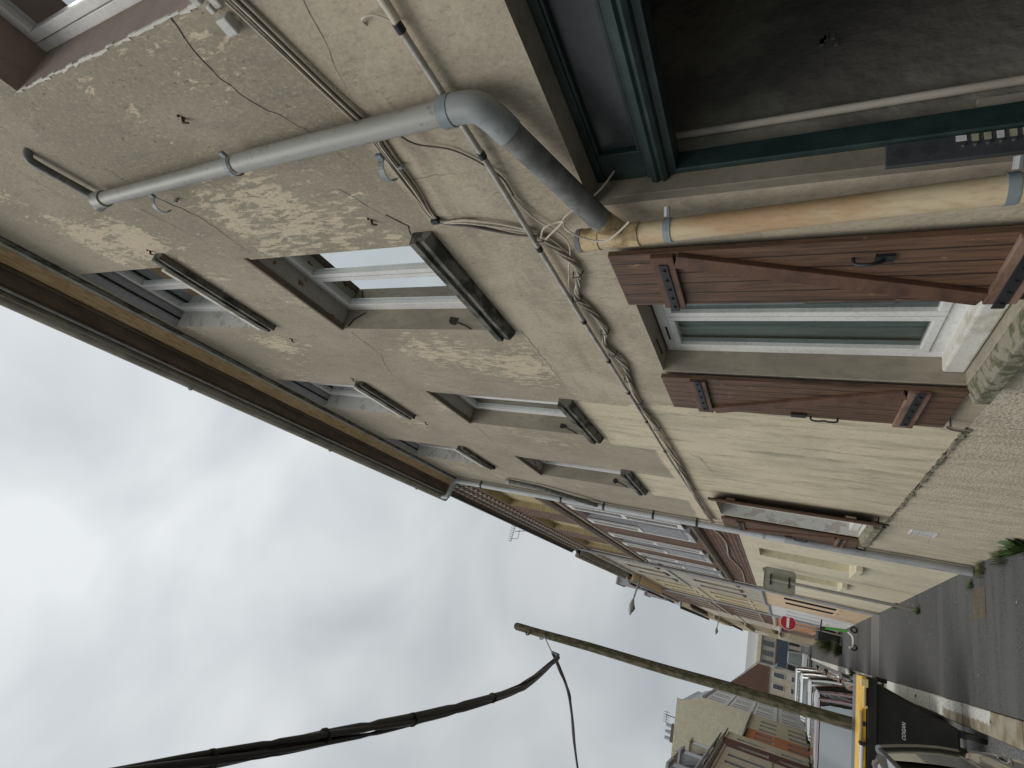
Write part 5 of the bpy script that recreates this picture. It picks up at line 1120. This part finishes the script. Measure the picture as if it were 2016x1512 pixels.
    for sgn in (1, -1):
        P = [(xc + sgn * (bw + .004), yb0 + .1, zb2 + .012), (xc + sgn * (bw + .008), (yb0 + yb1) / 2, zb2 + .012), (xc + sgn * (bw + .004), yb1 - .12, zb2 + .012)]
        obj('belt_trim', MB().tube(P, .010, 6), 'chrome' if not van else 'iron', t, smooth=True)
        f = 1; P = [(xc + sgn * (tw + .012), yt0 + .10, zt2 - .005), (xc + sgn * (tw + .015), (yt0 + yt1) / 2, zt2 + .002), (xc + sgn * (tw + .012), yt1 - .10, zt2 - .005)]
        obj('roof_trim', MB().tube(P, .012, 6), 'iron', t, smooth=True)
        mrx = xc + sgn * (hw + .10)
        mo = obj('mirror', MB().tube([(mrx, yb0 + .24, zb2 + .05), (mrx, yb0 + .26, zb2 + .05), (mrx, yb0 + .32, zb2 + .05)], [.04, .062, .055], 14), 'iron' if van else paintm, t, smooth=True)
        obj('mirror_arm', MB().beam((xc + sgn * bw, yb0 + .28, zb2 + .03), (mrx, yb0 + .29, zb2 + .05), .05, .04), 'iron', mo)
        if handle:
            for yy in (yf + L * hf[0], yf + L * hf[1]):
                obj('handle', MB().tube(spline([(xc + sgn * (hw - .004), yy - .09, z0_ + belt - .13), (xc + sgn * (hw + .03), yy - .06, z0_ + belt - .125), (xc + sgn * (hw + .03), yy + .06, z0_ + belt - .12), (xc + sgn * (hw - .004), yy + .09, z0_ + belt - .12)], 5), .013, 8), 'chrome', t, smooth=True)
                obj('door_seam', MB().tube([(xc + sgn * (hw + .001), yy + .14, z0_ + .35), (xc + sgn * (hw - .004), yy + .15, z0_ + .62), (xc + sgn * (hw - .022), yy + .14, z0_ + belt - .05)], .004, 4), 'tyre', t)
        obj('side_moulding', MB().tube([(xc + sgn * (hw + .002), yf + .75, z0_ + .52), (xc + sgn * (hw + .006), yf + L / 2, z0_ + .53), (xc + sgn * (hw + .0), yf + L - .75, z0_ + .54)], .018, 6), 'tyre', t, smooth=True)
        obj('headlight', MB().tube([(xc + sgn * hw * .70, yf + .03, z0_ + .60), (xc + sgn * hw * .74, yf + .14, z0_ + .63), (xc + sgn * hw * .80, yf + .3, z0_ + .66)], [.06, .085, .05], 12), 'lamp_clear', t, smooth=True)
        obj('tail_light', MB().tube([(xc + sgn * hw * .88, yf + L - .08, z0_ + .66), (xc + sgn * hw * .86, yf + L - .10 - tail * .2, z0_ + belt * .95), (xc + sgn * hw * (.88 - tail * .35), yf + L - .12 - tail * .7, z0_ + belt + tail)], [.05, .05, .035], 10), 'lamp_red', t, smooth=True)
        for yy in (yf + .72, yf + L - .68):
            xo = xc + sgn * (hw - .10); wh = obj('wheel', MB().tube([(xo - .095, yy, z0_ + wheel_r), (xo + .095, yy, z0_ + wheel_r)], wheel_r, 28), 'tyre', t, smooth=True)
            obj('rim', MB().tube([(xo + sgn * .09, yy, z0_ + wheel_r), (xo + sgn * .099, yy, z0_ + wheel_r)], wheel_r * .62, 20), 'rim', wh, smooth=True)
            obj('wheel_arch', MB().tube([(xc + sgn * (hw - .02) + 0, yy + (wheel_r + .05) * math.cos(a), z0_ + wheel_r + (wheel_r + .05) * math.sin(a)) for a in [math.pi * q / 12 for q in range(13)]], .03, 6), 'tyre', t, smooth=True)
    if wiper:
        obj('wiper', MB().beam((xc - .1, yb0 - .02, zb2 + .03), (xc + .45, yb0 - .03, zb2 + .05), .012, .02).beam((xc - .55, yb0 - .0, zb2 + .03), (xc - .02, yb0 - .04, zb2 + .05), .012, .02), 'tyre', t)
    obj('number_plate', MB().box(xc - .26, xc + .26, yf - .02, yf + .01, z0_ + .40, z0_ + .51), 'white', t)
    obj('grille', MB().box(xc - hw * .5, xc + hw * .5, yf - .006, yf + .04, z0_ + .55, z0_ + .64), 'tyre', t)
    return t
car('parked_car', 'dark grey-green car nearest the camera at the bottom left with a chrome door handle', 'car', -1.16, .95, 4.1, 1.76, 1.47, 'car_dark', belt=.98, rear=(.38, .08), bws=.93, tws=.83, hf=(.50, .84), tail=.20, quarter=.75, winmat=simple('painted_reflection_glass', (.075, .075, .06), .06, .2, 3))  # building reflection is put into the glass as a dark olive colour
car('parked_car', 'dark red car with a large windscreen parked right behind the pole and yellow-lidded container', 'car', -1.20, 10.35, 4.1, 1.72, 1.58, 'car_red', belt=.98, screen=(.75, 1.75), rear=(.55, .10))
car('parked_car', 'silver car parked directly behind the dark red car', 'car', -1.22, 15.6, 4.2, 1.74, 1.60, 'car_silver', belt=.95, screen=(.85, 1.7), rear=(.5, .1))
car('delivery_van', 'white van parked behind the silver car', 'van', -1.25, 20.9, 4.6, 1.75, 1.75, 'car_white', belt=1.05, screen=(.7, 1.35), rear=(.12, .03), van=True, handle=False)
car('delivery_van', 'rearmost white van in the row of cars parked along the kerb', 'van', -1.3, 27.5, 4.8, 1.8, 1.9, 'car_white', belt=1.10, screen=(.7, 1.4), rear=(.12, .03), van=True, handle=False)
car('delivery_van', 'tall white van in the distance at the end of the street', 'van', -.75, 88, 5.2, 2.0, 2.9, 'car_white', belt=1.3, screen=(.5, 1.1), rear=(.12, .03), van=True, handle=False)
car('parked_car', 'dark car in the distance on the left side below the mint awning', 'car', -5.0, 108, 4.2, 1.75, 1.5, 'car_black', handle=False)
car('parked_car', 'small white car in the distance beside the left kerb', 'car', -4.9, 96, 4.2, 1.75, 1.5, 'car_white', handle=False)
